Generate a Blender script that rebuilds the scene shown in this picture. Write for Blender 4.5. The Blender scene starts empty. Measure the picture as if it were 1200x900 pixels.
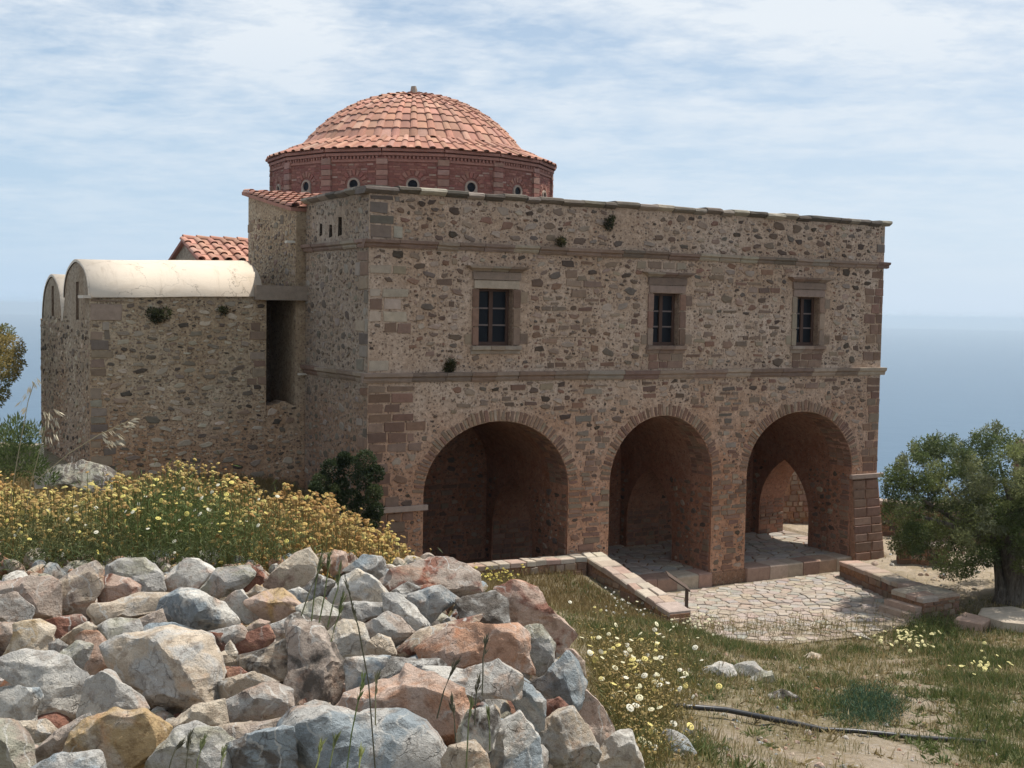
import bpy, math, random
import numpy as np
from mathutils import Vector, Matrix, noise
from mathutils.geometry import tessellate_polygon
PI = math.pi
sc = bpy.context.scene
COL = sc.collection
# ------------------------------------------------------------------ camera
CAM = np.array([-10.95, -25.77, 6.884]); FPX = 1448.7
_y, _p, _r = math.radians(29.69), math.radians(-3.38), math.radians(.93)
_f = np.array([math.sin(_y)*math.cos(_p), math.cos(_y)*math.cos(_p), math.sin(_p)])
_r0 = np.array([math.cos(_y), -math.sin(_y), 0.]); _u0 = np.cross(_r0, _f)
_rt = _r0*math.cos(_r)+_u0*math.sin(_r); _up = -_r0*math.sin(_r)+_u0*math.cos(_r)
cd = bpy.data.cameras.new('camera'); cam = bpy.data.objects.new('camera', cd); COL.objects.link(cam)
cd.sensor_width = 36; cd.lens = 36*FPX/1200; cd.clip_start = .1; cd.clip_end = 200000
M = Matrix.Identity(4)
for i in range(3):
    M[i][0], M[i][1], M[i][2], M[i][3] = _rt[i], _up[i], -_f[i], CAM[i]
cam.matrix_world = M
sc.camera = cam
# ------------------------------------------------------------------ sun, sky, exposure
SUN_AZ, SUN_EL = math.radians(90), math.radians(65)      # azimuth clockwise from +Y
sd = np.array([math.sin(SUN_AZ)*math.cos(SUN_EL), math.cos(SUN_AZ)*math.cos(SUN_EL), math.sin(SUN_EL)])
sl = bpy.data.lights.new('sun', 'SUN'); sl.energy = 4.5; sl.angle = math.radians(.6); sl.color = (1, .95, .87)
so = bpy.data.objects.new('sun', sl); COL.objects.link(so)
so.rotation_euler = Vector(sd).to_track_quat('Z', 'Y').to_euler(); so.location = (30, 0, 60)
W = bpy.data.worlds.new('World'); sc.world = W; W.use_nodes = True
nt = W.node_tree; nt.nodes.clear()
def N(tree, t, **kw):
    n = tree.nodes.new(t)
    for k, v in kw.items():
        if k.startswith('i_'):
            n.inputs[int(k[2:]) if k[2:].isdigit() else k[2:]].default_value = v
        else: setattr(n, k, v)
    return n
def Lk(tree, a, b): tree.links.new(a, b)
sky = N(nt, 'ShaderNodeTexSky', sky_type='NISHITA', sun_disc=False, sun_elevation=SUN_EL, sun_rotation=SUN_AZ, altitude=200., air_density=1.0, dust_density=1.0, ozone_density=1.0)
tc = N(nt, 'ShaderNodeTexCoord')
sep = N(nt, 'ShaderNodeSeparateXYZ'); Lk(nt, tc.outputs['Generated'], sep.inputs[0])
dz = N(nt, 'ShaderNodeMath', operation='MAXIMUM', i_1=0.0); Lk(nt, sep.outputs[2], dz.inputs[0])
dza = N(nt, 'ShaderNodeMath', operation='ADD', i_1=0.13); Lk(nt, dz.outputs[0], dza.inputs[0])
px_ = N(nt, 'ShaderNodeMath', operation='DIVIDE'); Lk(nt, sep.outputs[0], px_.inputs[0]); Lk(nt, dza.outputs[0], px_.inputs[1])
py_ = N(nt, 'ShaderNodeMath', operation='DIVIDE'); Lk(nt, sep.outputs[1], py_.inputs[0]); Lk(nt, dza.outputs[0], py_.inputs[1])
cmb = N(nt, 'ShaderNodeCombineXYZ'); Lk(nt, px_.outputs[0], cmb.inputs[0]); Lk(nt, py_.outputs[0], cmb.inputs[1])
mp0 = N(nt, 'ShaderNodeMapping'); mp0.inputs['Rotation'].default_value = (0, 0, math.radians(34)); Lk(nt, cmb.outputs[0], mp0.inputs[0])
mp = N(nt, 'ShaderNodeMapping'); mp.inputs['Scale'].default_value = (1.0, 1.25, 1); mp.inputs['Location'].default_value = (5.3, 1.9, 0); Lk(nt, mp0.outputs[0], mp.inputs[0])
n1 = N(nt, 'ShaderNodeTexNoise', i_Scale=1.25, i_Detail=10., i_Roughness=.58, i_Distortion=.25); Lk(nt, mp.outputs[0], n1.inputs['Vector'])
n2 = N(nt, 'ShaderNodeTexNoise', i_Scale=4.6, i_Detail=8., i_Roughness=.6, i_Distortion=.3); Lk(nt, mp.outputs[0], n2.inputs['Vector'])
mxn = N(nt, 'ShaderNodeMath', operation='MULTIPLY_ADD', i_1=.5); Lk(nt, n2.outputs[0], mxn.inputs[0]); Lk(nt, n1.outputs[0], mxn.inputs[2])
n3 = N(nt, 'ShaderNodeTexNoise', i_Scale=13., i_Detail=6., i_Roughness=.6, i_Distortion=.5); Lk(nt, mp.outputs[0], n3.inputs['Vector']); mx0 = mxn; mxn = N(nt, 'ShaderNodeMath', operation='MULTIPLY_ADD', i_1=.26); Lk(nt, n3.outputs[0], mxn.inputs[0]); Lk(nt, mx0.outputs[0], mxn.inputs[2])
cr = N(nt, 'ShaderNodeValToRGB'); Lk(nt, mxn.outputs[0], cr.inputs[0])
cr.color_ramp.elements[0].position = .74; cr.color_ramp.elements[0].color = (0, 0, 0, 1)
cr.color_ramp.elements[1].position = 1.0; cr.color_ramp.elements[1].color = (1, 1, 1, 1)
CLOUD_TOP = (7.7, 8.25, 8.8, 1)
sunw = N(nt, 'ShaderNodeVectorMath', operation='DOT_PRODUCT'); Lk(nt, tc.outputs['Generated'], sunw.inputs[0]); sunw.inputs[1].default_value = (float(sd[0]/math.cos(SUN_EL)), float(sd[1]/math.cos(SUN_EL)), 0)
sw = N(nt, 'ShaderNodeMapRange', i_1=.05, i_2=.8); Lk(nt, sunw.outputs['Value'], sw.inputs[0])
hcol = N(nt, 'ShaderNodeMix', data_type='RGBA'); Lk(nt, sw.outputs[0], hcol.inputs['Factor']); hcol.inputs[6].default_value = (4.9, 6.5, 8.3, 1); hcol.inputs[7].default_value = (6.2, 7.4, 8.8, 1)
# thin veil low down (the far air seen edge-on), clouds above it
hz = N(nt, 'ShaderNodeMapRange', i_1=0.0, i_2=.30, i_3=.94, i_4=.38); Lk(nt, dz.outputs[0], hz.inputs[0])
m1 = N(nt, 'ShaderNodeMix', data_type='RGBA'); Lk(nt, hz.outputs[0], m1.inputs['Factor']); Lk(nt, sky.outputs[0], m1.inputs[6]); Lk(nt, hcol.outputs[2], m1.inputs[7])
cf = N(nt, 'ShaderNodeMapRange', i_1=0.02, i_2=.22, i_3=.05, i_4=.95); Lk(nt, dz.outputs[0], cf.inputs[0])
cm = N(nt, 'ShaderNodeMath', operation='MULTIPLY'); Lk(nt, cr.outputs[0], cm.inputs[0]); Lk(nt, cf.outputs[0], cm.inputs[1])
m2 = N(nt, 'ShaderNodeMix', data_type='RGBA'); Lk(nt, cm.outputs[0], m2.inputs['Factor']); Lk(nt, m1.outputs[2], m2.inputs[6]); m2.inputs[7].default_value = CLOUD_TOP
bg = N(nt, 'ShaderNodeBackground', i_Strength=.092); Lk(nt, m2.outputs[2], bg.inputs[0])
wo = N(nt, 'ShaderNodeOutputWorld'); Lk(nt, bg.outputs[0], wo.inputs[0])
vs = sc.view_settings; vs.view_transform = 'Standard'; vs.look = 'None'; vs.gamma = 1; vs.exposure = 0.24; vs.use_curve_mapping = False
try:
    sc.cycles.use_denoising = True; sc.cycles.max_bounces = 6; sc.cycles.diffuse_bounces = 4; sc.cycles.volume_bounces = 0
except Exception: pass
# ------------------------------------------------------------------ pixel geometry (1200x900 photo grid)
def ray(x, y): return _f+_rt*(x-600)/FPX+_up*(450-y)/FPX
def atd(x, y, d): return CAM+ray(x, y)*d
def onz(x, y, z):
    d = ray(x, y); return CAM+d*((z-CAM[2])/d[2])
def proj(X):
    d = np.asarray(X, float)-CAM; z = d@_f
    return 600+FPX*(d@_rt)/z, 450-FPX*(d@_up)/z, z
# ------------------------------------------------------------------ materials
def new_mat(name):
    m = bpy.data.materials.new(name); m.use_nodes = True
    t = m.node_tree; t.nodes.clear()
    out = N(t, 'ShaderNodeOutputMaterial'); b = N(t, 'ShaderNodeBsdfPrincipled'); Lk(t, b.outputs[0], out.inputs[0])
    return m, t, b, out
def math_(t, op, a, b=None, c=None):
    n = N(t, 'ShaderNodeMath', operation=op)
    for i, v in enumerate((a, b, c)):
        if v is None: continue
        if isinstance(v, (int, float)): n.inputs[i].default_value = v
        else: Lk(t, v, n.inputs[i])
    return n.outputs[0]
def noise_(t, vec, scale, detail=4., rough=.55, dist=0.):
    n = N(t, 'ShaderNodeTexNoise', i_Scale=scale, i_Detail=detail, i_Roughness=rough, i_Distortion=dist); Lk(t, vec, n.inputs['Vector']); return n.outputs[0]
def ramp_(t, f, p0, p1, c0=(0, 0, 0, 1), c1=(1, 1, 1, 1)):
    if p0 > p1: p0, p1, c0, c1 = p1, p0, c1, c0
    r = N(t, 'ShaderNodeValToRGB'); Lk(t, f, r.inputs[0]); e = r.color_ramp.elements
    e[0].position, e[1].position, e[0].color, e[1].color = p0, p1, c0, c1
    return r.outputs[0]
def mix_(t, f, a, b, mode='MIX'):
    n = N(t, 'ShaderNodeMix', data_type='RGBA', blend_type=mode)
    for i, v in ((0, f), (6, a), (7, b)):
        if isinstance(v, (int, float)): n.inputs[i].default_value = v
        elif isinstance(v, tuple): n.inputs[i].default_value = v if len(v) == 4 else (*v, 1)
        else: Lk(t, v, n.inputs[i])
    return n.outputs[2]
def bump_(t, b, h, strength, dist=.02):
    n = N(t, 'ShaderNodeBump', i_Strength=strength, i_Distance=dist); Lk(t, h, n.inputs['Height']); Lk(t, n.outputs[0], b.inputs['Normal'])
def pos_(t): return N(t, 'ShaderNodeNewGeometry').outputs['Position']
def tint_(t, name='tint'): return N(t, 'ShaderNodeAttribute', attribute_name=name).outputs['Color']
def tint_mat(name, rough=.9, sc1=9., amt=.5, sc2=45., amt2=.35, bump=.5, dist=.02, spec=.2):
    m, t, b, o = new_mat(name); p = pos_(t)
    a = noise_(t, p, sc1, 5.); c = noise_(t, p, sc2, 3., .6)
    f = math_(t, 'ADD', math_(t, 'MULTIPLY_ADD', a, amt*2, 1-amt), math_(t, 'MULTIPLY_ADD', c, amt2*2, -amt2))
    cb = N(t, 'ShaderNodeCombineColor'); [Lk(t, f, cb.inputs[i]) for i in range(3)]
    Lk(t, mix_(t, 1., tint_(t), cb.outputs[0], 'MULTIPLY'), b.inputs['Base Color'])
    b.inputs['Roughness'].default_value = rough; b.inputs['Specular IOR Level'].default_value = spec
    bump_(t, b, math_(t, 'ADD', c, math_(t, 'MULTIPLY', a, .8)), bump, dist)
    return m
MAT = {}
MAT['stone'] = tint_mat('masonry_stone', .92, 7., .35, 60., .3, .55, .02)
MAT['timber'] = tint_mat('dark_timber', .7, 5., .2, 60., .2, .2, .005)
MAT['tile'] = tint_mat('terracotta_tile', .85, 2.2, .30, 40., .18, .25, .01)
def plaster_mat():
    m, t, b, o = new_mat('lime_plaster'); p = pos_(t); T = tint_(t); a = noise_(t, p, 1.1, 7., .65, .5); mp = N(t, 'ShaderNodeMapping'); mp.inputs['Scale'].default_value = (5., .8, .8); Lk(t, p, mp.inputs[0]); st = noise_(t, mp.outputs[0], 1.2, 6., .7); f = noise_(t, p, 30., 4., .65)
    col = mix_(t, math_(t, 'MULTIPLY', ramp_(t, a, .5, .72), .5), T, mix_(t, 1., T, (.70, .66, .60, 1), 'MULTIPLY')); col = mix_(t, math_(t, 'MULTIPLY', ramp_(t, st, .55, .75), .55), col, mix_(t, 1., T, (.55, .50, .44, 1), 'MULTIPLY'))
    vo = N(t, 'ShaderNodeTexVoronoi', i_Scale=.9, feature='DISTANCE_TO_EDGE'); wv = N(t, 'ShaderNodeVectorMath', operation='ADD'); Lk(t, p, wv.inputs[0]); nv = N(t, 'ShaderNodeTexNoise', i_Scale=2.5, i_Detail=5.); Lk(t, p, nv.inputs['Vector']); Lk(t, nv.outputs['Color'], wv.inputs[1]); Lk(t, wv.outputs[0], vo.inputs['Vector'])
    col = mix_(t, math_(t, 'MULTIPLY', math_(t, 'LESS_THAN', vo.outputs['Distance'], .006), .55), col, (.16, .13, .10, 1)); col = mix_(t, math_(t, 'MULTIPLY', ramp_(t, f, .62, .75), .35), col, (.25, .21, .17, 1))
    Lk(t, col, b.inputs['Base Color']); b.inputs['Roughness'].default_value = .92; b.inputs['Specular IOR Level'].default_value = .15; bump_(t, b, math_(t, 'ADD', a, math_(t, 'MULTIPLY', f, .35)), .45, .03); return m
MAT['plaster'] = plaster_mat()
MAT['leaf'] = None
def mortar_mat():
    m, t, b, o = new_mat('rough_mortar'); p = pos_(t); T = tint_(t)
    big = noise_(t, p, .55, 6., .62, .4); mid = noise_(t, p, 3.2, 6., .6); fine = noise_(t, p, 38., 4., .65)
    col = mix_(t, ramp_(t, big, .38, .66), mix_(t, 1., T, (.82, .74, .66, 1), 'MULTIPLY'), T)
    col = mix_(t, ramp_(t, mid, .56, .74), col, mix_(t, 1., T, (1.2, 1.14, 1.08, 1), 'MULTIPLY'))
    zz = N(t, 'ShaderNodeSeparateXYZ'); Lk(t, p, zz.inputs[0]); pass
    lz = N(t, 'ShaderNodeMapRange', i_1=6.8, i_2=4.0, i_3=0., i_4=.9); Lk(t, math_(t, 'MULTIPLY_ADD', big, 3., zz.outputs[2]), lz.inputs[0])
    col = mix_(t, lz.outputs[0], col, mix_(t, 1., col, (.99, .74, .63, 1), 'MULTIPLY'))
    vo = N(t, 'ShaderNodeTexVoronoi', i_Scale=13., i_Randomness=1.); Lk(t, p, vo.inputs['Vector'])
    sel = N(t, 'ShaderNodeSeparateColor'); Lk(t, vo.outputs['Color'], sel.inputs[0])
    chip = math_(t, 'MULTIPLY', math_(t, 'LESS_THAN', math_(t, 'ADD', vo.outputs['Distance'], math_(t, 'MULTIPLY', fine, .35)), .5), math_(t, 'GREATER_THAN', sel.outputs[0], .32))
    col = mix_(t, math_(t, 'MULTIPLY', chip, .72), col, mix_(t, sel.outputs[1], (.115, .080, .058, 1), (.29, .20, .15, 1)))
    vo2 = N(t, 'ShaderNodeTexVoronoi', i_Scale=27., i_Randomness=1.); Lk(t, p, vo2.inputs['Vector']); se2 = N(t, 'ShaderNodeSeparateColor'); Lk(t, vo2.outputs['Color'], se2.inputs[0])
    chip2 = math_(t, 'MULTIPLY', math_(t, 'LESS_THAN', math_(t, 'ADD', vo2.outputs['Distance'], math_(t, 'MULTIPLY', fine, .3)), .48), math_(t, 'GREATER_THAN', se2.outputs[0], .42)); col = mix_(t, math_(t, 'MULTIPLY', chip2, .62), col, mix_(t, se2.outputs[1], (.13, .092, .068, 1), (.40, .31, .24, 1)))
    rag = ramp_(t, noise_(t, p, 8.5, 8., .72, .6), .40, .62); col = mix_(t, rag, mix_(t, 1., col, (.74, .70, .66, 1), 'MULTIPLY'), mix_(t, 1., col, (1.10, 1.08, 1.05, 1), 'MULTIPLY'))
    pit = ramp_(t, noise_(t, p, 17., 5., .7), .60, .70)
    col = mix_(t, math_(t, 'MULTIPLY', pit, .55), col, (.085, .065, .05, 1))
    Lk(t, col, b.inputs['Base Color']); b.inputs['Roughness'].default_value = .95; b.inputs['Specular IOR Level'].default_value = .1
    h = math_(t, 'ADD', math_(t, 'MULTIPLY', fine, .5), math_(t, 'MULTIPLY_ADD', pit, -.9, math_(t, 'ADD', mid, math_(t, 'MULTIPLY', chip, .35))))
    bump_(t, b, h, .9, .035); return m
MAT['mortar'] = mortar_mat()
def rock_mat():
    m, t, b, o = new_mat('limestone_rubble'); p = pos_(t)
    T1, T2 = tint_(t), tint_(t, 'tint2'); ao = N(t, 'ShaderNodeObjectInfo').outputs['Random']
    sh = N(t, 'ShaderNodeVectorMath', operation='ADD'); Lk(t, p, sh.inputs[0]); cc = N(t, 'ShaderNodeCombineXYZ')
    Lk(t, math_(t, 'MULTIPLY', ao, 37.), cc.inputs[0]); Lk(t, math_(t, 'MULTIPLY', ao, 91.), cc.inputs[1]); Lk(t, cc.outputs[0], sh.inputs[1]); q = sh.outputs[0]
    a = noise_(t, q, 3.2, 6., .62, .6); fine = noise_(t, q, 48., 5., .7); grain = noise_(t, q, 150., 3., .7); mid = noise_(t, q, 13., 6., .66, .3)
    col = mix_(t, ramp_(t, a, .47, .56), T1, T2)
    rs_ = noise_(t, q, 2.3, 5., .65, 1.2); col = mix_(t, math_(t, 'MULTIPLY', ramp_(t, rs_, .56, .66), .55), col, mix_(t, 1., col, (1.12, .76, .56, 1), 'MULTIPLY'))
    col = mix_(t, math_(t, 'MULTIPLY', ramp_(t, rs_, .44, .36), .75), col, mix_(t, 1., col, (1.32, 1.33, 1.34, 1), 'MULTIPLY'))
    col = mix_(t, math_(t, 'MULTIPLY', ramp_(t, mid, .52, .62), .75), col, mix_(t, 1., col, (.54, .50, .47, 1), 'MULTIPLY'))
    vc = N(t, 'ShaderNodeTexVoronoi', i_Scale=4.5, feature='DISTANCE_TO_EDGE'); wv = N(t, 'ShaderNodeVectorMath', operation='ADD'); Lk(t, q, wv.inputs[0]); nv = N(t, 'ShaderNodeTexNoise', i_Scale=5., i_Detail=4.); Lk(t, q, nv.inputs['Vector']); sc2 = N(t, 'ShaderNodeVectorMath', operation='SCALE', i_Scale=.35); Lk(t, nv.outputs['Color'], sc2.inputs[0]); Lk(t, sc2.outputs[0], wv.inputs[1]); Lk(t, wv.outputs[0], vc.inputs['Vector'])
    crack = math_(t, 'MULTIPLY', ramp_(t, vc.outputs['Distance'], .012, .004), ramp_(t, a, .52, .60)); col = mix_(t, math_(t, 'MULTIPLY', crack, .4), col, mix_(t, 1., col, (.25, .22, .20, 1), 'MULTIPLY'))
    w = N(t, 'ShaderNodeTexWave', wave_type='BANDS', i_Scale=2.4, i_Distortion=14., i_Detail=4.); w.inputs['Detail Scale'].default_value = 1.6; Lk(t, q, w.inputs['Vector'])
    vein = math_(t, 'MULTIPLY', ramp_(t, w.outputs['Fac'], .93, .99), ramp_(t, noise_(t, q, 2.1, 2.), .45, .6))
    col = mix_(t, math_(t, 'MULTIPLY', vein, .7), col, (.62, .6, .55, 1))
    col = mix_(t, math_(t, 'MULTIPLY', ramp_(t, fine, .60, .70), .6), col, mix_(t, 1., col, (.40, .37, .34, 1), 'MULTIPLY'))
    col = mix_(t, math_(t, 'MULTIPLY', ramp_(t, fine, .42, .30), .5), col, mix_(t, 1., col, (1.4, 1.4, 1.38, 1), 'MULTIPLY'))
    col = mix_(t, ramp_(t, grain, .35, .65), mix_(t, 1., col, (.8, .79, .78, 1), 'MULTIPLY'), col)
    Lk(t, col, b.inputs['Base Color']); b.inputs['Roughness'].default_value = .88; b.inputs['Specular IOR Level'].default_value = .25
    bump_(t, b, math_(t, 'ADD', math_(t, 'MULTIPLY', fine, .6), math_(t, 'MULTIPLY_ADD', grain, .16, math_(t, 'MULTIPLY_ADD', crack, -.8, math_(t, 'MULTIPLY', mid, .6)))), .9, .035)
    return m
MAT['rock'] = rock_mat()
def leaf_mat(name, trans=.35, rough=.6):
    m, t, b, o = new_mat(name); T = tint_(t); Lk(t, T, b.inputs['Base Color']); b.inputs['Roughness'].default_value = rough; b.inputs['Specular IOR Level'].default_value = .25
    tr = N(t, 'ShaderNodeBsdfTranslucent'); Lk(t, T, tr.inputs[0]); mx = N(t, 'ShaderNodeMixShader', i_0=trans)
    Lk(t, b.outputs[0], mx.inputs[1]); Lk(t, tr.outputs[0], mx.inputs[2]); Lk(t, mx.outputs[0], o.inputs[0]); return m
MAT['leaf'] = leaf_mat('leaf', .45); MAT['petal'] = leaf_mat('petal', .25, .7); MAT['grass'] = leaf_mat('grass_blade', .3, .65)
def bark_mat():
    m, t, b, o = new_mat('bark'); p = pos_(t); mp = N(t, 'ShaderNodeMapping'); mp.inputs['Scale'].default_value = (9, 9, 2.2); Lk(t, p, mp.inputs[0])
    n = noise_(t, mp.outputs[0], 1.6, 6., .65, .8)
    Lk(t, ramp_(t, n, .3, .72, (.045, .036, .028, 1), (.23, .195, .16, 1)), b.inputs['Base Color']); b.inputs['Roughness'].default_value = .95
    bump_(t, b, n, 1., .06); return m
MAT['bark'] = bark_mat()
def glass_mat():
    m, t, b, o = new_mat('window_glass'); b.inputs['Base Color'].default_value = (.010, .011, .014, 1); b.inputs['Roughness'].default_value = .35; b.inputs['Specular IOR Level'].default_value = .12; return m
MAT['glass'] = glass_mat()
def flat_mat(name, col, rough=.7, metal=0.):
    m, t, b, o = new_mat(name); p = pos_(t); n = noise_(t, p, 14., 5., .6)
    Lk(t, mix_(t, n, tuple(c*.65 for c in col)+(1,), tuple(min(1, c*1.3) for c in col)+(1,)), b.inputs['Base Color']); b.inputs['Roughness'].default_value = rough; b.inputs['Metallic'].default_value = metal; return m
MAT['rust'] = flat_mat('rusty_steel', (.085, .055, .04), .75); MAT['rubber'] = flat_mat('black_polythene', (.018, .018, .020), .38)
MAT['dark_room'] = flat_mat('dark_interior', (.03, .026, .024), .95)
def ground_mat():
    m, t, b, o = new_mat('dry_soil'); p = pos_(t); T = tint_(t)
    a = noise_(t, p, .9, 6., .6); c = noise_(t, p, 7., 6., .65); d = noise_(t, p, 55., 4., .7)
    col = mix_(t, ramp_(t, a, .36, .64), mix_(t, 1., T, (.8, .78, .72, 1), 'MULTIPLY'), T)
    col = mix_(t, ramp_(t, c, .5, .72), col, mix_(t, 1., T, (1.25, 1.22, 1.16, 1), 'MULTIPLY'))
    col = mix_(t, ramp_(t, d, .56, .66), col, mix_(t, 1., col, (.55, .5, .46, 1), 'MULTIPLY'))
    e = noise_(t, p, 2.6, 7., .7, .4); col = mix_(t, math_(t, 'MULTIPLY', ramp_(t, e, .48, .64), .6), col, mix_(t, 1., T, (.58, .56, .42, 1), 'MULTIPLY')); col = mix_(t, math_(t, 'MULTIPLY', ramp_(t, noise_(t, p, 19., 5., .7), .53, .64), .5), col, mix_(t, 1., col, (.60, .54, .47, 1), 'MULTIPLY'))
    vo = N(t, 'ShaderNodeTexVoronoi', i_Scale=16.); Lk(t, p, vo.inputs['Vector']); s = N(t, 'ShaderNodeSeparateColor'); Lk(t, vo.outputs['Color'], s.inputs[0])
    peb = math_(t, 'MULTIPLY', math_(t, 'LESS_THAN', vo.outputs['Distance'], .38), math_(t, 'GREATER_THAN', s.outputs[0], .72))
    col = mix_(t, math_(t, 'MULTIPLY', peb, .7), col, mix_(t, s.outputs[1], (.42, .36, .3, 1), (.25, .22, .2, 1)))
    Lk(t, col, b.inputs['Base Color']); b.inputs['Roughness'].default_value = .97; b.inputs['Specular IOR Level'].default_value = .1
    bump_(t, b, math_(t, 'ADD', math_(t, 'MULTIPLY', d, .5), math_(t, 'ADD', c, math_(t, 'MULTIPLY', peb, .5))), .9, .05); return m
MAT['ground'] = ground_mat()
def sea_mat():
    m, t, b, o = new_mat('sea_water'); p = pos_(t); b.inputs['Base Color'].default_value = (.022, .075, .135, 1); b.inputs['Roughness'].default_value = .32; b.inputs['IOR'].default_value = 1.33
    n = noise_(t, p, .012, 5., .6); n2 = noise_(t, p, .0016, 4., .6)
    Lk(t, mix_(t, n2, (.018, .066, .125, 1), (.030, .088, .150, 1)), b.inputs['Base Color'])
    bump_(t, b, n, .25, 6.); return m
MAT['sea'] = sea_mat()
# ------------------------------------------------------------------ mesh builders
WORLD = {}                                                # world location of every parent
def put(o, parent, loc):
    COL.objects.link(o); l = np.asarray(loc, float)
    if parent is not None:
        o.parent = parent; o.location = l-WORLD[parent.name]
    else: o.location = l
    WORLD[o.name] = l
def tag(o, label=None, cat=None, group=None, kind=None):
    if label: o['label'] = label
    if cat: o['category'] = cat
    if group: o['group'] = group
    if kind: o['kind'] = kind
    return o
def thing(name, label, cat, loc, group=None):
    o = bpy.data.objects.new(name, None); o.empty_display_size = .3; put(o, None, loc); return tag(o, label, cat, group)
def attr(me, name, cols):
    a = me.attributes.new(name, 'FLOAT_COLOR', 'POINT'); c = np.ones((len(cols), 4), np.float32); c[:, :3] = cols; a.data.foreach_set('color', c.ravel())
class MB:
    def __init__(s): s.v, s.f, s.t = [], [], []
    def add(s, vs, fs, tint=(.3, .3, .3)):
        b = len(s.v); s.v += [tuple(map(float, v)) for v in vs]; s.f += [tuple(i+b for i in f) for f in fs]; s.t += [tuple(tint)]*len(vs)
    def box(s, a, b, tint=(.3, .3, .3)):
        x0, y0, z0 = a; x1, y1, z1 = b
        s.add([(x0, y0, z0), (x1, y0, z0), (x1, y1, z0), (x0, y1, z0), (x0, y0, z1), (x1, y0, z1), (x1, y1, z1), (x0, y1, z1)],
              [(0, 3, 2, 1), (4, 5, 6, 7), (0, 1, 5, 4), (1, 2, 6, 5), (2, 3, 7, 6), (3, 0, 4, 7)], tint)
    def tube(s, pts, rad, n=8, tint=(.3, .3, .3), wob=0., rng=None):
        pts = [np.asarray(p, float) for p in pts]; vs = []; k = len(pts)
        for i, p in enumerate(pts):
            d = pts[min(i+1, k-1)]-pts[max(i-1, 0)]; d = d/np.linalg.norm(d)
            a = np.cross(d, (0, 0, 1) if abs(d[2]) < .9 else (1, 0, 0)); a /= np.linalg.norm(a); b = np.cross(d, a)
            r = rad[i] if hasattr(rad, '__len__') else rad
            for j in range(n):
                w = 1+(rng.uniform(-wob, wob) if rng else 0); vs.append(p+(a*math.cos(2*PI*j/n)+b*math.sin(2*PI*j/n))*r*w)
        fs = [(i*n+j, i*n+(j+1) % n, (i+1)*n+(j+1) % n, (i+1)*n+j) for i in range(k-1) for j in range(n)]
        fs += [tuple(range(n-1, -1, -1)), tuple((k-1)*n+j for j in range(n))]
        s.add(vs, fs, tint)
    def build(s, name, mat, parent=None, loc=None, smooth=False, attrs=None):
        v = np.array(s.v); c = v.mean(0) if loc is None else np.asarray(loc, float)
        me = bpy.data.meshes.new(name); me.from_pydata((v-c).tolist(), [], s.f); attr(me, 'tint', np.array(s.t, np.float32))
        if smooth: me.polygons.foreach_set('use_smooth', [True]*len(me.polygons))
        me.materials.append(mat); o = bpy.data.objects.new(name, me); put(o, parent, c); return o
def quads(name, V, cols, mat, parent=None, loc=(0, 0, 0), tri=False):
    k = 3 if tri else 4; n = len(V); me = bpy.data.meshes.new(name); me.vertices.add(n*k); me.vertices.foreach_set('co', (V-np.asarray(loc)).astype(np.float32).ravel())
    me.loops.add(n*k); me.loops.foreach_set('vertex_index', np.arange(n*k, dtype=np.int32)); me.polygons.add(n)
    me.polygons.foreach_set('loop_start', np.arange(0, n*k, k, dtype=np.int32)); me.update(); me.validate()
    attr(me, 'tint', np.repeat(cols, k, 0) if len(cols) == n else cols); me.materials.append(mat); o = bpy.data.objects.new(name, me); put(o, parent, loc); return o
# ---- planes: (O, U, N) with Z up and U x Z = N
Zv = np.array([0, 0, 1.])
def plane(O, U, Nn): return np.array(O, float), np.array(U, float), np.array(Nn, float)
def pp(pl, u, z, d=0.): return pl[0]+pl[1]*u+Zv*z+pl[2]*d
def poly_stone(mb, pl, pts, proud, tint, inset=.2, base=-.02, rng=None, dome=True):
    n = len(pts); c = np.mean(pts, 0); P = [np.array(p) for p in pts]
    j = (lambda: rng.uniform(-.25, .25)*proud) if rng else (lambda: 0)
    ring = [pp(pl, *p, base) for p in P]
    if dome:
        ring += [pp(pl, *(p+(c-p)*.05), proud*.55+j()) for p in P]; ring += [pp(pl, *(p+(c-p)*inset), proud+j()) for p in P]; L = 3
    else:
        ring += [pp(pl, *(p+(c-p)*inset), proud+j()) for p in P]; L = 2
    fs = [(k*n+i, k*n+(i+1) % n, (k+1)*n+(i+1) % n, (k+1)*n+i) for k in range(L-1) for i in range(n)]+[tuple((L-1)*n+i for i in range(n))]
    mb.add(ring, fs, tint)
RUB = [((.150, .100, .072), 7), ((.205, .145, .105), 5), ((.27, .198, .145), 4), ((.225, .128, .088), 5), ((.35, .27, .20), 2), ((.135, .105, .084), 4), ((.092, .065, .048), 5)]
RED = [((.225, .132, .094), 5), ((.185, .112, .080), 4), ((.262, .168, .120), 3), ((.225, .157, .113), 3)]
TAN = [((.30, .225, .160), 4), ((.255, .185, .130), 4), ((.345, .27, .20), 2), ((.225, .150, .107), 3)]
GRY = [((.245, .20, .155), 4), ((.19, .152, .118), 4), ((.30, .25, .198), 3), ((.14, .112, .088), 3), ((.23, .17, .125), 2)]
def pick(rng, pal, v=.12):
    c = rng.choices([p[0] for p in pal], [p[1] for p in pal])[0]; k = 1+rng.uniform(-v, v); return tuple(min(.9, x*k*(1+rng.uniform(-.04, .04))) for x in c)
def blend(a, b, k): return tuple(x+(y-x)*k for x, y in zip(a, b))
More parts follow.
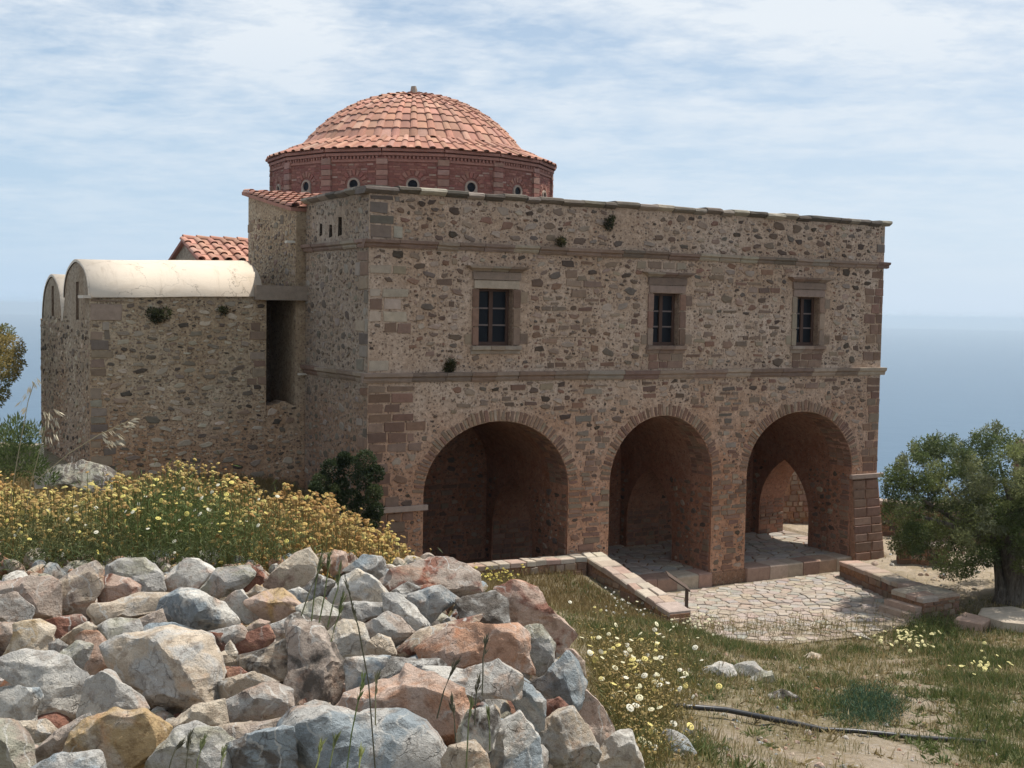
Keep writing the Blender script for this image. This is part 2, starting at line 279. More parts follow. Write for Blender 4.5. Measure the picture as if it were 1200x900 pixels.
class Occ:
    def __init__(s, u0, u1, z0, z1, r=.02):
        s.u0, s.z0, s.r = u0, z0, r; s.g = np.zeros((int((z1-z0)/r)+1, int((u1-u0)/r)+1), bool); s.u1, s.z1 = u1, z1
    def idx(s, a, b, c, d): return max(0, int((c-s.z0)/s.r)), int((d-s.z0)/s.r)+1, max(0, int((a-s.u0)/s.r)), int((b-s.u0)/s.r)+1
    def block(s, a, b, c, d):
        i = s.idx(a, b, c, d)
        if i[1] > 0 and i[3] > 0: s.g[i[0]:i[1], i[2]:i[3]] = True
    def free(s, a, b, c, d):
        if a < s.u0 or b > s.u1 or c < s.z0 or d > s.z1: return False
        i = s.idx(a, b, c, d); return not s.g[i[0]:i[1], i[2]:i[3]].any()
    def block_fn(s, fn):
        zz, uu = np.mgrid[0:s.g.shape[0], 0:s.g.shape[1]]; s.g |= fn(uu*s.r+s.u0, zz*s.r+s.z0)
def rub_pts(rng, u, z, w, h, n):
    a0 = rng.uniform(0, 2*PI); tw = rng.uniform(-.45, .45); out = []; sk = rng.uniform(-.35, .35); n += 2
    for i in range(n):
        a = a0+2*PI*(i+rng.uniform(-.30, .30))/n; c, s_ = math.cos(a), math.sin(a); e = 1/max(abs(c), abs(s_))**.8; k = rng.uniform(.62, 1.10)*e*.92
        x, y = c*w/2*k, s_*h/2*k; x += sk*y; out.append((u+x*math.cos(tw)-y*math.sin(tw)*.6, z+x*math.sin(tw)*.6+y*math.cos(tw)))
    return out
def scatter(rng, oc, passes, pal, dens=0., soft=0., mort=(.50, .39, .31)):
    out = []
    for cnt, w0, w1, asp0, asp1, tries in passes:
        k = 0
        for _ in range(tries):
            if k >= cnt: break
            w = rng.uniform(w0, w1); h = w*rng.uniform(asp0, asp1); u = rng.uniform(oc.u0, oc.u1); z = rng.uniform(oc.z0, oc.z1); m = .004
            if dens and rng.random() > .62+1.4*noise.noise(Vector((u*.55+dens, z*.8, dens)))+.5*noise.noise(Vector((u*2.1, z*2.6, dens))): continue
            if not oc.free(u-w/2-m, u+w/2+m, z-h/2-m, z+h/2+m): continue
            oc.block(u-w*.46, u+w*.46, z-h*.46, z+h*.46); k += 1
            out.append((w*h, rub_pts(rng, u, z, w, h, 7 if w > .22 else (6 if w > .13 else 5)), rng.uniform(.012, .035) if w > .13 else rng.uniform(.008, .02), blend(pick(rng, pal), mort, rng.random()*.65 if rng.random() < soft else 0), w > .16))
    return out
def course_blocks(rng, oc, u0, u1, z0, z1, h0, h1, w0, w1, pal, gap=.02, skip=0., ragl=0., ragr=0., jit=.02):
    out = []; z = z0
    while z < z1-.05:
        h = min(rng.uniform(h0, h1), z1-z)
        a = u0+rng.uniform(0, ragl); e = u1-rng.uniform(0, ragr); u = a
        while u < e-.06:
            w = min(rng.uniform(w0, w1), e-u)
            if e-(u+w) < w0*.5: w = e-u
            if rng.random() > skip and oc.free(u+gap, u+w-gap, z+gap, z+h-gap):
                J = lambda: rng.uniform(-jit, jit); g = gap/2
                out.append((w*h, [(u+g+J(), z+g+J()), (u+w-g+J(), z+g+J()), (u+w-g+J(), z+h-g+J()), (u+g+J(), z+h-g+J())], rng.uniform(.012, .03), pick(rng, pal), True))
                oc.block(u+.012, u+w-.026, z+.012, z+h-.026)
            u += w
        z += h
    return out
BUDGET = {'stone': 300, 'block': 300}
def emit(stones, pl, parent, name, rng, share, rest_name, inset=.14):
    stones = sorted(stones, key=lambda s: -s[0]); m = MB()
    for i, (a, pts, pr, t, dome) in enumerate(stones):
        if i < share:
            b = MB(); poly_stone(b, pl, pts, pr, t, inset if len(pts) < 6 else .26, -.02, rng); b.build(name, MAT['stone'], parent)
        else: poly_stone(m, pl, pts, pr, t, inset if len(pts) < 6 else .3, -.02, rng, dome)
    if m.v: tag(m.build(rest_name, MAT['stone'], parent), kind='stuff')
def arch_pts(xc, r, zs, n=24, z0=None, rise=None):
    rise = r if rise is None else rise
    return [(xc+r*math.cos(PI-PI*i/n), zs+rise*math.sin(PI*i/n)) for i in range(n+1)]
def pointed_pts(u0, u1, zs, za, n=8):
    w = u1-u0; k_ = (za-zs)/(w*math.sin(PI/3)); L_ = [(u1-w*math.cos(PI/3*i/n), zs+w*math.sin(PI/3*i/n)*k_) for i in range(n+1)]
    return L_+[(u0+u1-p[0], p[1]) for p in L_[-2::-1]]
def wall_sheet(mb, pl, outline, holes, tint, d=0.):
    loops = [[Vector((u, z, 0)) for u, z in outline]]+[[Vector((u, z, 0)) for u, z in h] for h in holes]
    flat = [q for l in loops for q in l]; tris = tessellate_polygon(loops); fs = []
    for t in tris:
        a, b, c = (flat[i] for i in t); fs.append(tuple(t) if (b-a).cross(c-a).z > 0 else tuple(t[::-1]))
    mb.add([pp(pl, q.x, q.y, d) for q in flat], fs, tint)
def reveal(mb, pl, loop, d0, d1, tint, closed=True):
    n = len(loop); vs = [pp(pl, *p, d0) for p in loop]+[pp(pl, *p, d1) for p in loop]
    mb.add(vs, [((i+1) % n, i, n+i, n+(i+1) % n)[::-1] for i in range(n if closed else n-1)], tint)
# ------------------------------------------------------------------ terrain
CP = [(-10.95, -25.8, 5.2), (-16, -22, 5.1), (-6, -28, 4.4), (0, -28, 3.4), (6, -24, 2.0), (-9.3, -19, 4.0), (-12.5, -16, 4.1), (-7, -19, 3.5), (-16, -12, 4.2), (-4, -19.5, 2.7),
      (-.37, -15.4, 1.8), (3.84, -11.3, .9), (7.66, -5.4, -.38), (1.8, -16, 1.5), (11.2, -6.3, -.42), (14, -7, -.4), (10, -12, .45), (16, -10, -.1), (20, -16, .3), (5.8, -6, .0), (4, -6.5, .55),
      (4.84, -2.2, .28), (3.05, -1.37, .55), (2, -4, .85), (4.9, -.6, .5), (3, -.6, .62),
      (-8, -9.3, 3.45), (-5, -5, 2.75), (-4, 3.5, 2.7), (-1, 3.5, 2.5), (-.5, -1, 1.75), (-1, -4, 2.0), (-5.5, -12, 3.0), (-8, 0, 3.35), (-9, 8, 3.0), (-13, -6, 3.9), (-3, -9.5, 2.2), (.9, -.6, 1.0), (1, -8, 1.25),
      (14.8, -3.6, -.25), (17, -3, -.12), (18, 2, 0), (16.4, 4, .05), (16.5, 8, .1), (20, -1, -.15), (22, 6, -.6), (15.5, -5.4, -.3), (8, 12, -.2), (8, 22, -.5), (-3, 12, 2.6)]
_c = np.array(CP); _xy = _c[:, :2]
def _phi(d2): return .5*d2*np.log(d2+1e-9)
_K = np.zeros((len(CP)+3,)*2); _d2 = ((_xy[:, None]-_xy[None])**2).sum(-1); n_ = len(CP); _K[:n_, :n_] = _phi(_d2)+np.eye(n_)*.15
_K[:n_, n_] = 1; _K[:n_, n_+1:] = _xy; _K[n_, :n_] = 1; _K[n_+1:, :n_] = _xy.T
_w = np.linalg.solve(_K, np.concatenate([_c[:, 2], [0, 0, 0]]))
def sstep(a, b, x):
    t = np.clip((x-a)/(b-a), 0, 1); return t*t*(3-2*t)
_F2 = np.array([math.sin(_y), math.cos(_y)]); _R2 = np.array([math.cos(_y), -math.sin(_y)])
def height(x, y, courtyard=True):
    x = np.asarray(x, float); y = np.asarray(y, float)
    d2 = (x[..., None]-_xy[:, 0])**2+(y[..., None]-_xy[:, 1])**2
    z = _phi(d2)@_w[:n_]+_w[n_]+_w[n_+1]*x+_w[n_+2]*y
    z = np.clip(z, -1.2, 6.5)
    a = (x-CAM[0])*_F2[0]+(y-CAM[1])*_F2[1]; b = (x-CAM[0])*_R2[0]+(y-CAM[1])*_R2[1]
    mound = 4.40-.95*np.clip((b+.35)/1.25, 0, 1.5)
    k = sstep(3.6, 4.8, a)*(1-sstep(9.9, 11.3, a))*(1-sstep(.55, 1.5, b))
    z = np.where(k > 0, np.maximum(z, z+(mound-z)*k), z)
    if courtyard:
        ins = sstep(5.9, 6.3, x)*(1-sstep(14.3, 14.9, x))*sstep(-5.7, -5.0, y)*(1-sstep(4., 5., y)); z = z*(1-ins)-.43*ins
    z = np.where((x > 1.15) & (x < 16.3) & (y > -.3) & (y < 21), np.minimum(z, -.4), z)
    ye = 13+9*sstep(-3, 1, x); xe = 25.5-4*sstep(0, 6, y)
    fall = np.maximum(np.maximum(y-ye, x-xe), 0); fall = np.maximum(fall, np.maximum(-x-17, 0)); fall = np.maximum(fall, np.maximum(-y-32, 0))
    return np.where(fall > 0, z-fall*2.2-.5*np.minimum(fall, 3)**2, z)
def hz_(x, y): return float(height(np.array([x]), np.array([y]))[0])
def ground_hit(px, py, dmin=4., dmax=45.):
    d = np.linspace(dmin, dmax, 1200); P = CAM+ray(px, py)[None]*d[:, None]; g = height(P[:, 0], P[:, 1]); i = np.argmax(P[:, 2] <= g); return P[i] if P[i, 2] <= g[i] else P[-1]
gx = np.concatenate([np.linspace(-75, -18, 14)[:-1], np.arange(-18, 27, .22), np.linspace(27, 110, 18)]); gy = np.concatenate([np.linspace(-90, -33, 12)[:-1], np.arange(-33, 25, .22), np.linspace(25, 110, 18)])
GX, GY = np.meshgrid(gx, gy); GZ = height(GX, GY)
_rg = np.random.default_rng(5)
GZ = GZ+np.where((GX > -18) & (GX < 27), _rg.normal(0, .012, GZ.shape), 0)
# growth patches (world centres worked out from where they stand): x, y, radius, green
def patch(px, py, r, g, h=.16): p = ground_hit(px, py); return (p[0], p[1], r, g, h)
PATCH = [patch(1120, 820, .9, .9, .2), patch(1150, 780, .9, .9, .2), patch(790, 800, .7, .8, .2), patch(880, 765, .9, .7, .2), patch(960, 830, .7, .65, .2), patch(1000, 765, .7, .6, .2), patch(1130, 880, 1., .85, .22), patch(1175, 770, 1.0, .8, .2), patch(850, 760, .7, .6, .2), patch(760, 790, .6, .7, .2), patch(960, 770, .6, .45, .18), patch(730, 748, .9, .9, .2), (4.2, -6.2, 1.4, .8, .2), patch(790, 765, .7, .9, .2), patch(850, 790, .8, .7, .2), patch(900, 745, .6, .45, .2), patch(1090, 745, .9, 1., .26), patch(1120, 765, .9, .8, .22),
         patch(1150, 800, 1.1, .8, .24), patch(1170, 850, 1.0, .8, .24), patch(1010, 830, .5, 1., .2), patch(1190, 735, 1.0, .9, .12), patch(980, 800, .7, .5, .18), patch(930, 810, .6, .6, .18), patch(820, 885, .5, .8, .18), patch(1190, 890, .9, .9, .22), patch(1000, 740, .8, .4, .2), patch(690, 690, .7, .25, .1), patch(720, 890, .8, .6, .2)]
BARE = [patch(1045, 776, .36, 0), patch(1062, 790, .42, 0), patch(1074, 806, .46, 0), patch(1080, 823, .48, 0), patch(1078, 842, .50, 0), patch(1070, 860, .55, 0), patch(1058, 880, .6, 0), patch(1040, 900, .65, 0), patch(880, 892, .4, 0), patch(945, 890, .35, 0), patch(850, 835, .25, 0), patch(850, 862, .3, 0)]
def growth(x, y):
    g = np.zeros_like(x); 
    for cx, cy, r, k, h in PATCH: g = np.maximum(g, k*np.exp(-((x-cx)**2+(y-cy)**2)/r**2))
    b = np.zeros_like(x)
    for cx, cy, r, k, h in BARE: b = np.maximum(b, np.exp(-((x-cx)**2+(y-cy)**2)/r**2))
    return g, b
gg, bb = growth(GX, GY)
soil = np.array([.29, .232, .172]); olive = np.array([.185, .165, .085]); path = np.array([.345, .285, .225])
mixn = np.clip(.45*(1-bb)+.0*GX, 0, 1)[..., None]; tintG = soil*(1-mixn)+olive*mixn
tintG = tintG*(1-(gg*.6)[..., None])+np.array([.115, .13, .052])*(gg*.6)[..., None]; bb = np.clip(bb*1.3, 0, 1); tintG = tintG*(1-(bb*.9)[..., None])+path*(bb*.9)[..., None]
yard = (sstep(14.4, 15.2, GX)*sstep(-4.6, -4.0, GY))[..., None]; tintG = tintG*(1-yard)+np.array([.42, .35, .27])*yard
far = (sstep(2, 30, np.maximum(GX-25, GY-20)))[..., None]; tintG = tintG*(1-far)+np.array([.2, .17, .12])*far
nx, ny = len(gx), len(gy); mb = MB(); mb.v = np.stack([GX, GY, GZ], -1).reshape(-1, 3).tolist(); mb.t = tintG.reshape(-1, 3).tolist()
mb.f = [(j*nx+i, j*nx+i+1, (j+1)*nx+i+1, (j+1)*nx+i) for j in range(ny-1) for i in range(nx-1)]
tag(mb.build('ground', MAT['ground'], loc=(0, 0, 0), smooth=True), kind='structure')
SEA_Z, SEA_R = -200., 24000.
mb = MB(); rr = [0, 300, 1500, 5000, 12000, SEA_R]; nn = 96
mb.v = [(CAM[0]+r*math.cos(2*PI*i/nn), CAM[1]+r*math.sin(2*PI*i/nn), SEA_Z) for r in rr for i in range(nn)]; mb.t = [(.03, .08, .13)]*len(mb.v)
mb.f = [(k*nn+i, k*nn+(i+1) % nn, (k+1)*nn+(i+1) % nn, (k+1)*nn+i)[::-1] for k in range(len(rr)-1) for i in range(nn)]
tag(mb.build('sea', MAT['sea'], loc=(0, 0, SEA_Z)), kind='structure')
# ------------------------------------------------------------------ church
rng = random.Random(11)
L, H = 16.0, 9.52
church = thing('church', 'old stone church with red tiled dome and three dark arches in its two storey front', 'church', (8, 0, 0))
PF = plane((0, 0, 0), (1, 0, 0), (0, -1, 0)); PS = plane((0, 4.05, 0), (0, -1, 0), (-1, 0, 0)); PE = plane((16, 0, 0), (0, 1, 0), (1, 0, 0))
MORT = (.56, .432, .342)
BAYS = [(1.42, 5.40, 4.25), (6.63, 9.93, 4.25), (11.11, 15.0, 4.23)]
WINS = [(2.80, 3.73), (7.86, 8.70), (12.72, 13.55)]; WZ0, WZ1 = 6.05, 7.40
def bay_loop(b, z0=-.45, n=26):
    xl, xr, top = b; r = (xr-xl)/2; rise = top-2.55; return [(xl, z0)]+arch_pts((xl+xr)/2, r, top-rise, n, rise=rise)+[(xr, z0)]
outline = [(0, -.5)]
for b in BAYS: outline += bay_loop(b, -.5)
outline += [(L, -.5), (L, H), (0, H)]
wholes = [[(a, WZ0), (b, WZ0), (b, WZ1), (a, WZ1)] for a, b in WINS]
m = MB(); wall_sheet(m, PF, outline, wholes, MORT)
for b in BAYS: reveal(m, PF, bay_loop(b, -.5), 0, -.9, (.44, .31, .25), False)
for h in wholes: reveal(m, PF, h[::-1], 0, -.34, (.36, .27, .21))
facade = m.build('front_wall', MAT['mortar'], church)
# side wall of the front block with three putlog holes
m = MB(); PH = [(3.0, 8.78, .20, .30), (2.35, 8.72, .22, .30), (1.75, 8.80, .26, .44)]
ph = [[(4.05-u-w/2, z-h/2), (4.05-u+w/2, z-h/2+.03), (4.05-u+w/2-.02, z+h/2), (4.05-u-w/2+.03, z+h/2+.02)] for u, z, w, h in PH]
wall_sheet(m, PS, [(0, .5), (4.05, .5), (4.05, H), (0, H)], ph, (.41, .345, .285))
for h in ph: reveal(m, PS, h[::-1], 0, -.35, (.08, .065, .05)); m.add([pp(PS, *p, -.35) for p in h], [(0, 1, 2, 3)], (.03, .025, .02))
sidewall = m.build('side_wall', MAT['mortar'], church)
# occupancy of the front
oc = Occ(.0, L, .0, H-.02)
for xl, xr, top in BAYS:
    r = (xr-xl)/2; rise = top-2.55; xc = (xl+xr)/2; zs = top-rise
    oc.block_fn(lambda u, z: ((np.abs(u-xc) < r+.03) & (z < zs)) | ((((u-xc)/(r+.33))**2+(np.maximum(z-zs, 0)/(rise+.33))**2 < 1) & (z >= zs)))
oc.block(0, L, 5.2, 5.45); oc.block(0, L, 8.26, 8.45); oc.block(0, L, 9.46, H)
for (a, b) in WINS: oc.block(a-.36, b+.42, 5.86, 7.96)
stones = []; blocks = []
# voussoirs
vm = []
for xl, xr, top in BAYS:
    r = (xr-xl)/2; rise = top-2.55; xc = (xl+xr)/2; zs = top-rise; a = .03
    while a < PI-.05:
        w = rng.uniform(.085, .125)/r; g = .018/r; l = rng.uniform(.22, .32); J = lambda: rng.uniform(-.012, .012)
        Q = lambda an, rad: (xc+(r+rad)*math.cos(an)+J(), zs+(rise+rad)*math.sin(an)+J()); a2 = min(a+w, PI-.02)
        vm.append((l*.12, [Q(a+g, .008), Q(a+g, l), Q(a2-g, l), Q(a2-g, .008)], rng.uniform(.012, .03), pick(rng, RED if rng.random() < .65 else TAN), True)); a = a2+.004
vb = []
for a_, pts, pr, t, d in vm:
    b = MB(); c = np.mean(pts, 0); sgn = sum(pts[i][0]*pts[(i+1) % 4][1]-pts[(i+1) % 4][0]*pts[i][1] for i in range(4))
    poly_stone(b, PF, pts if sgn > 0 else pts[::-1], pr, t, .10, -.03, rng); vb.append(b)
for b in vb: b.build('voussoir', MAT['stone'], facade)
# blocks below the windows, corner blocks, courses of the piers
for k, (a, b) in enumerate(WINS[1:]): blocks += course_blocks(rng, oc, a-.12, b+.16, 5.46, 5.86, .19, .21, .26, .42, RED, .02)
blocks += course_blocks(rng, oc, 0, 1.1, 5.46, 8.2, .2, .33, .3, .75, TAN+[((.40, .31, .235), 5), ((.43, .34, .26), 4)], .035, .3, 0, .7)
blocks += course_blocks(rng, oc, 0, 1.0, 8.46, 9.44, .2, .34, .3, .6, GRY+[((.38, .30, .235), 6)], .035, .4, 0, .6)
blocks += course_blocks(rng, oc, 0, 1.6, 2.36, 5.15, .20, .27, .35, .62, RED, .035, .06, 0, .55)
blocks += course_blocks(rng, oc, 0, 1.42, 0, 2.2, .19, .30, .3, .55, RED, .02, 0)
blocks += course_blocks(rng, oc, L-.75, L, 2.4, 8.2, .17, .30, .22, .5, RED, .03, .14, .4, 0)
blocks += course_blocks(rng, oc, L-.6, L, 8.46, 9.44, .2, .3, .22, .5, GRY, .03, .3, .3, 0)
blocks += course_blocks(rng, oc, 15.0, L, 0, 2.2, .22, .30, .35, .5, RED, .02, 0)
for x0, x1 in ((5.40, 6.63), (9.93, 11.11)):
    blocks += course_blocks(rng, oc, x0, x1, 0, 1.5, .12, .2, .28, .6, RED, .022, .05)
    blocks += course_blocks(rng, oc, x0, x1, 1.5, 3.3, .10, .17, .2, .5, RED+TAN, .04, .22)
    blocks += course_blocks(rng, oc, x0+.1, x1-.1, 3.3, 5.15, .12, .2, .2, .6, RED+GRY, .06, .45, .3, .3)
for x0, x1, z0, z1, sk in ((1.5, 5.3, 4.45, 5.15, .72), (6.6, 9.9, 4.4, 5.15, .7), (10.2, 15.2, 4.4, 5.15, .75), (5.3, 6.7, 3.3, 5.1, .35), (9.8, 11.2, 3.3, 5.1, .35), (4.0, 7.6, 5.5, 8.2, .86), (8.9, 12.4, 5.5, 8.2, .86), (1.2, 2.4, 5.5, 8.2, .85), (13.9, 15.4, 5.5, 8.2, .85)): blocks += course_blocks(rng, oc, x0, x1, z0, z1, .10, .19, .2, .5, RED+TAN+RUB[:4], .05, sk, .3, .3)
blocks += course_blocks(rng, oc, 4.6, 6.2, 5.46, 6.3, .16, .24, .3, .7, TAN+RED, .07, .4, .5, .5)
blocks += course_blocks(rng, oc, 9.0, 9.9, 5.5, 7.9, .14, .24, .3, .6, TAN, .08, .5, .3, .3)
blocks += course_blocks(rng, oc, 7.3, 8.9, 8.0, 8.24, .2, .22, .3, .5, TAN, .05, .2)
blocks += course_blocks(rng, oc, 4.9, 6.6, 7.2, 8.2, .2, .3, .3, .6, TAN, .08, .55, .3, .3)
stones += scatter(rng, oc, [(230, .25, .46, .36, .66, 7000), (1300, .14, .26, .38, .8, 26000), (4200, .07, .14, .42, .95, 60000), (8000, .03, .07, .5, 1., 60000)], RUB, 3.7, .38)
emit(blocks, PF, facade, 'stone_block', rng, 230, 'small_blocks', .08)
emit(stones, PF, facade, 'stone', rng, 215, 'rubble_stonework')
# side wall stones
os_ = Occ(0, 4.05, 1., H-.02); 
for a, b in ((5.2, 5.45), (8.26, 8.45), (9.46, H)): os_.block(0, 4.05, a, b)
for u, z, w, h in PH: os_.block(4.05-u-w, 4.05-u+w, z-h, z+h)
sb = course_blocks(rng, os_, 3.3, 4.05, 1.0, 5.1, .2, .28, .25, .5, RED+GRY, .035, .2, .35, 0)+course_blocks(rng, os_, 3.2, 4.05, 5.46, 8.2, .26, .36, .3, .6, GRY+TAN, .03, .2, .35, 0)
ss = scatter(rng, os_, [(30, .26, .4, .5, .75, 900), (260, .14, .26, .6, 1., 4000), (800, .07, .14, .6, 1.1, 7000), (900, .04, .07, .7, 1.2, 5000)], GRY)
emit(sb, PS, sidewall, 'stone_block', rng, 36, 'small_blocks', .08); emit(ss, PS, sidewall, 'stone', rng, 55, 'rubble_stonework')
# moulded courses and coping, block by block
def course(name, z0, z1, prof, lmin, lmax, pal, dip=.012, side=True):
    def seg(pl, u0, u1, e0, e1):
        u = u0
        while u < u1-.02:
            w = min(rng.uniform(lmin, lmax), u1-u)
            if u1-(u+w) < lmin*.5: w = u1-u
            a, b = u+(.006 if u > u0 else -e0), u+w-(.006 if u+w < u1-.02 else -e1); t = pick(rng, pal); dz = rng.uniform(-dip, dip); dd = rng.uniform(-.012, .012)
            vs = []; n = len(prof)
            for k, uu in enumerate((a, a+(b-a)*.5, b)):
                for d, zz in prof: vs.append(pp(pl, uu+rng.uniform(-.004, .004), z0+(z1-z0)*zz+dz+rng.uniform(-.006, .006), d+dd+(rng.uniform(-.01, .006) if d > 0 else 0)))
            fs = [(k*n+i, k*n+i+1, (k+1)*n+i+1, (k+1)*n+i)[::-1] for k in range(2) for i in range(n-1)]+[tuple(range(n)), tuple(2*n+i for i in range(n-1, -1, -1))]
            mm = MB(); mm.add(vs, fs, t); mm.build(name, MAT['stone'], church); u += w
    seg(PF, 0, L, .14, .14)
    if side: seg(PS, 0, 4.05, 0, .0)
    for k in range(2): pass
CB = [((.26, .19, .145), 3), ((.22, .15, .115), 3), ((.32, .26, .20), 2), ((.19, .14, .11), 1)]
P_ST = [(-.05, 0), (.04, 0), (.07, .25), (.07, .45), (.13, .62), (.14, .98), (-.05, 1.02)]
course('string_course_stone', 5.21, 5.43, P_ST, .6, 1.15, CB)
course('cornice_stone', 8.27, 8.45, P_ST, .55, 1.1, CB)
course('coping_stone', 9.48, 9.64, [(-.5, 0), (.03, 0), (.10, .25), (.15, .5), (.13, .85), (.03, 1.), (-.5, 1.02)], .28, .7, [((.17, .14, .11), 4), ((.25, .215, .17), 3), ((.11, .092, .075), 4), ((.36, .31, .25), 2)], .025)
# bricks lining the arch soffits
m = MB()
for xl, xr, top in BAYS:
    r = (xr-xl)/2; rise = top-2.55; xc = (xl+xr)/2; y = .02
    while y < .86:
        ww = rng.uniform(.24, .32); a = .01
        while a < PI*.62:
            da = rng.uniform(.075, .10)/r; w0 = y+rng.uniform(0, .02); w1 = min(y+ww-.02, .87); S_ = lambda an, yy, k: (xc+(r-k)*math.cos(an), yy, 2.55+(rise-k)*math.sin(an)); g = .008/r
            if rng.random() > .12: q = [(a+g, w0), (a+da-g, w0), (a+da-g, w1), (a+g, w1)]; m.add([S_(p_, y_, -.01) for p_, y_ in q]+[S_(p_, y_, .014) for p_, y_ in q], [(0, 1, 5, 4), (1, 2, 6, 5), (2, 3, 7, 6), (3, 0, 4, 7), (4, 5, 6, 7)], pick(rng, RED))
            a += da
        y += ww
tag(m.build('soffit_bricks', MAT['stone'], church), kind='stuff')
# imposts
m = MB(); m.box((-.05, -.10, 2.24), (1.50, .0, 2.36), (.36, .27, .22)); m.build('impost', MAT['stone'], church)
m = MB(); m.box((14.92, -.12, 2.24), (16.16, .0, 2.36), (.36, .27, .22)); m.build('impost', MAT['stone'], church)
# battered right pier: sheet leaning out below the impost, faced with blocks
PB = plane((15.0, -.03, -.45), (1, 0, 0), (0, -1, 0))
def bat(u, z): return 1.0+.20*(1-max(0, min(1, (z+.45)/2.7)))
m = MB(); v = [(15, -.02, -.45), (15+bat(0, -.45), -.02, -.45), (16.02, -.02, 2.24), (15, -.02, 2.24)]; v += [(x, .8, z) for x, y, z in v]; v[0:2] = [(15, -.26, -.45), (15+bat(0, -.45), -.26, -.45)]
m.add(v, [(0, 1, 2, 3), (1, 5, 6, 2)], (.40, .30, .24)); m.add([(15.002, -.26, -.45), (15.002, -.02, -.45), (15.002, -.02, 2.24)], [(0, 1, 2)], (.40, .30, .24)); pier = m.build('buttress', MAT['mortar'], church)
z = -.42
while z < 2.2:
    h = min(rng.uniform(.22, .31), 2.24-z); w = bat(0, z+h/2); yo = -.26+.24*(z+.45)/2.69; cut = rng.uniform(.40, .62)*w
    for a, b in ((0, cut), (cut, w)):
        mm = MB(); pl = plane((15, yo, 0), (1, 0, 0), (0, -1, 0)); g = .012; lean = -.24*(h/2.69)
        poly_stone(mm, pl, [(a+g, z+g), (b-g, z+g), (b-g+(-.20*h/2.7 if b == w else 0), z+h-g), (a+g, z+h-g)], rng.uniform(.015, .03), pick(rng, [((.235, .145, .105), 3), ((.265, .175, .13), 2), ((.205, .13, .098), 2)], .08), .08, -.06, rng); mm.build('stone_block', MAT['stone'], pier)
    z += h
# sills of the second and third arch
for xl, xr in ((6.63, 9.93), (11.11, 15.0)):
    u = xl+.01
    while u < xr-.05:
        w = min(rng.uniform(.45, .85), xr-.01-u); w = xr-.01-u if xr-(u+w) < .25 else w
        mm = MB(); t = pick(rng, [((.34, .23, .17), 2), ((.40, .31, .24), 2), ((.29, .19, .145), 1)]); dz = rng.uniform(-.015, .015); y0 = -.12+rng.uniform(-.015, .015)
        mm.add([(u+.006, y0, -.45), (u+w-.006, y0, -.45), (u+w-.006, y0-.01, -.03+dz), (u+.006, y0-.01, -.03+dz), (u+.02, y0+.03, .005+dz), (u+w-.02, y0+.03, .005+dz), (u+.006, .5, .005), (u+w-.006, .5, .005), (u+.006, .5, -.45), (u+w-.006, .5, -.45)],
               [(0, 1, 2, 3), (3, 2, 5, 4), (4, 5, 7, 6), (0, 3, 4, 6, 8), (1, 9, 7, 5, 2)], t); mm.build('sill_stone', MAT['stone'], church); u += w
# loggia inside: three vaulted bays joined by pointed arches
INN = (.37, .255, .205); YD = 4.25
m = MB(); m.box((.4, -.04, -.4), (15.9, YD, -.02), (.3, .24, .19)); m.build('loggia_floor', MAT['mortar'], church)
m = MB(); po = lambda: [(1.7, -.02)]+pointed_pts(1.7, 3.9, .85, 2.47)+[(3.9, -.02)]
for k, b in enumerate(BAYS):
    xl, xr, top = b; r = (xr-xl)/2; rise = top-2.55; zs = top-rise
    loop = bay_loop(b, -.02); prof = loop[1:-1]
    vs = [(x, .88, z) for x, z in prof]+[(x, YD, z) for x, z in prof]; n = len(prof)
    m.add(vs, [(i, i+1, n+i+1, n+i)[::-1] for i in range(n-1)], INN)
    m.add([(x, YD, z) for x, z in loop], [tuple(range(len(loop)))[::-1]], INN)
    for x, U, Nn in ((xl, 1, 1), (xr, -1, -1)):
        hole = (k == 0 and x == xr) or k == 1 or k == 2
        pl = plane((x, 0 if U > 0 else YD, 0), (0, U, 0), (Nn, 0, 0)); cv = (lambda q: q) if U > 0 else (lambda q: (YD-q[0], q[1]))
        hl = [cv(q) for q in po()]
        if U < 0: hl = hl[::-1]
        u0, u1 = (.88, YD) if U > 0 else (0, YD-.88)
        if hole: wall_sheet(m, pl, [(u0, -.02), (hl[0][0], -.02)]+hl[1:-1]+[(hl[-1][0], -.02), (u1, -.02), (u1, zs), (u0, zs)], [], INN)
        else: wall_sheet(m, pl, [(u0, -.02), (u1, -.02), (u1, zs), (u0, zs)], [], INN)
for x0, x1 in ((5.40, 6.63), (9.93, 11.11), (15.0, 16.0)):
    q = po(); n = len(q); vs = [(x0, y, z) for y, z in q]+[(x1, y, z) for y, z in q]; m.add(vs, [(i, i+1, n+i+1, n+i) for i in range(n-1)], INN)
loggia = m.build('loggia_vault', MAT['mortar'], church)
for x0 in (5.40, 9.93, 15.0):
    pl = plane((x0, YD, 0), (0, -1, 0), (-1, 0, 0)); oi = Occ(0, YD-.05, 0, 2.4); oi.block_fn(lambda u, z: (np.abs(u-(YD-2.8)) < 1.2) & (((u-(YD-2.8))/1.2)**2+(np.maximum(z-1.15, 0)/1.45)**2 < 1))
    bl = course_blocks(rng, oi, YD-.5, YD-.05, 0, 2.3, .10, .18, .2, .45, RED, .03, .12, .15, 0)
    st = scatter(rng, oi, [(20, .22, .32, .5, .8, 500), (120, .12, .22, .6, 1., 2500), (240, .06, .12, .6, 1.1, 2500)], RUB)
    emit(bl+st, pl, loggia, 'stone', rng, 0, 'rubble_stonework')
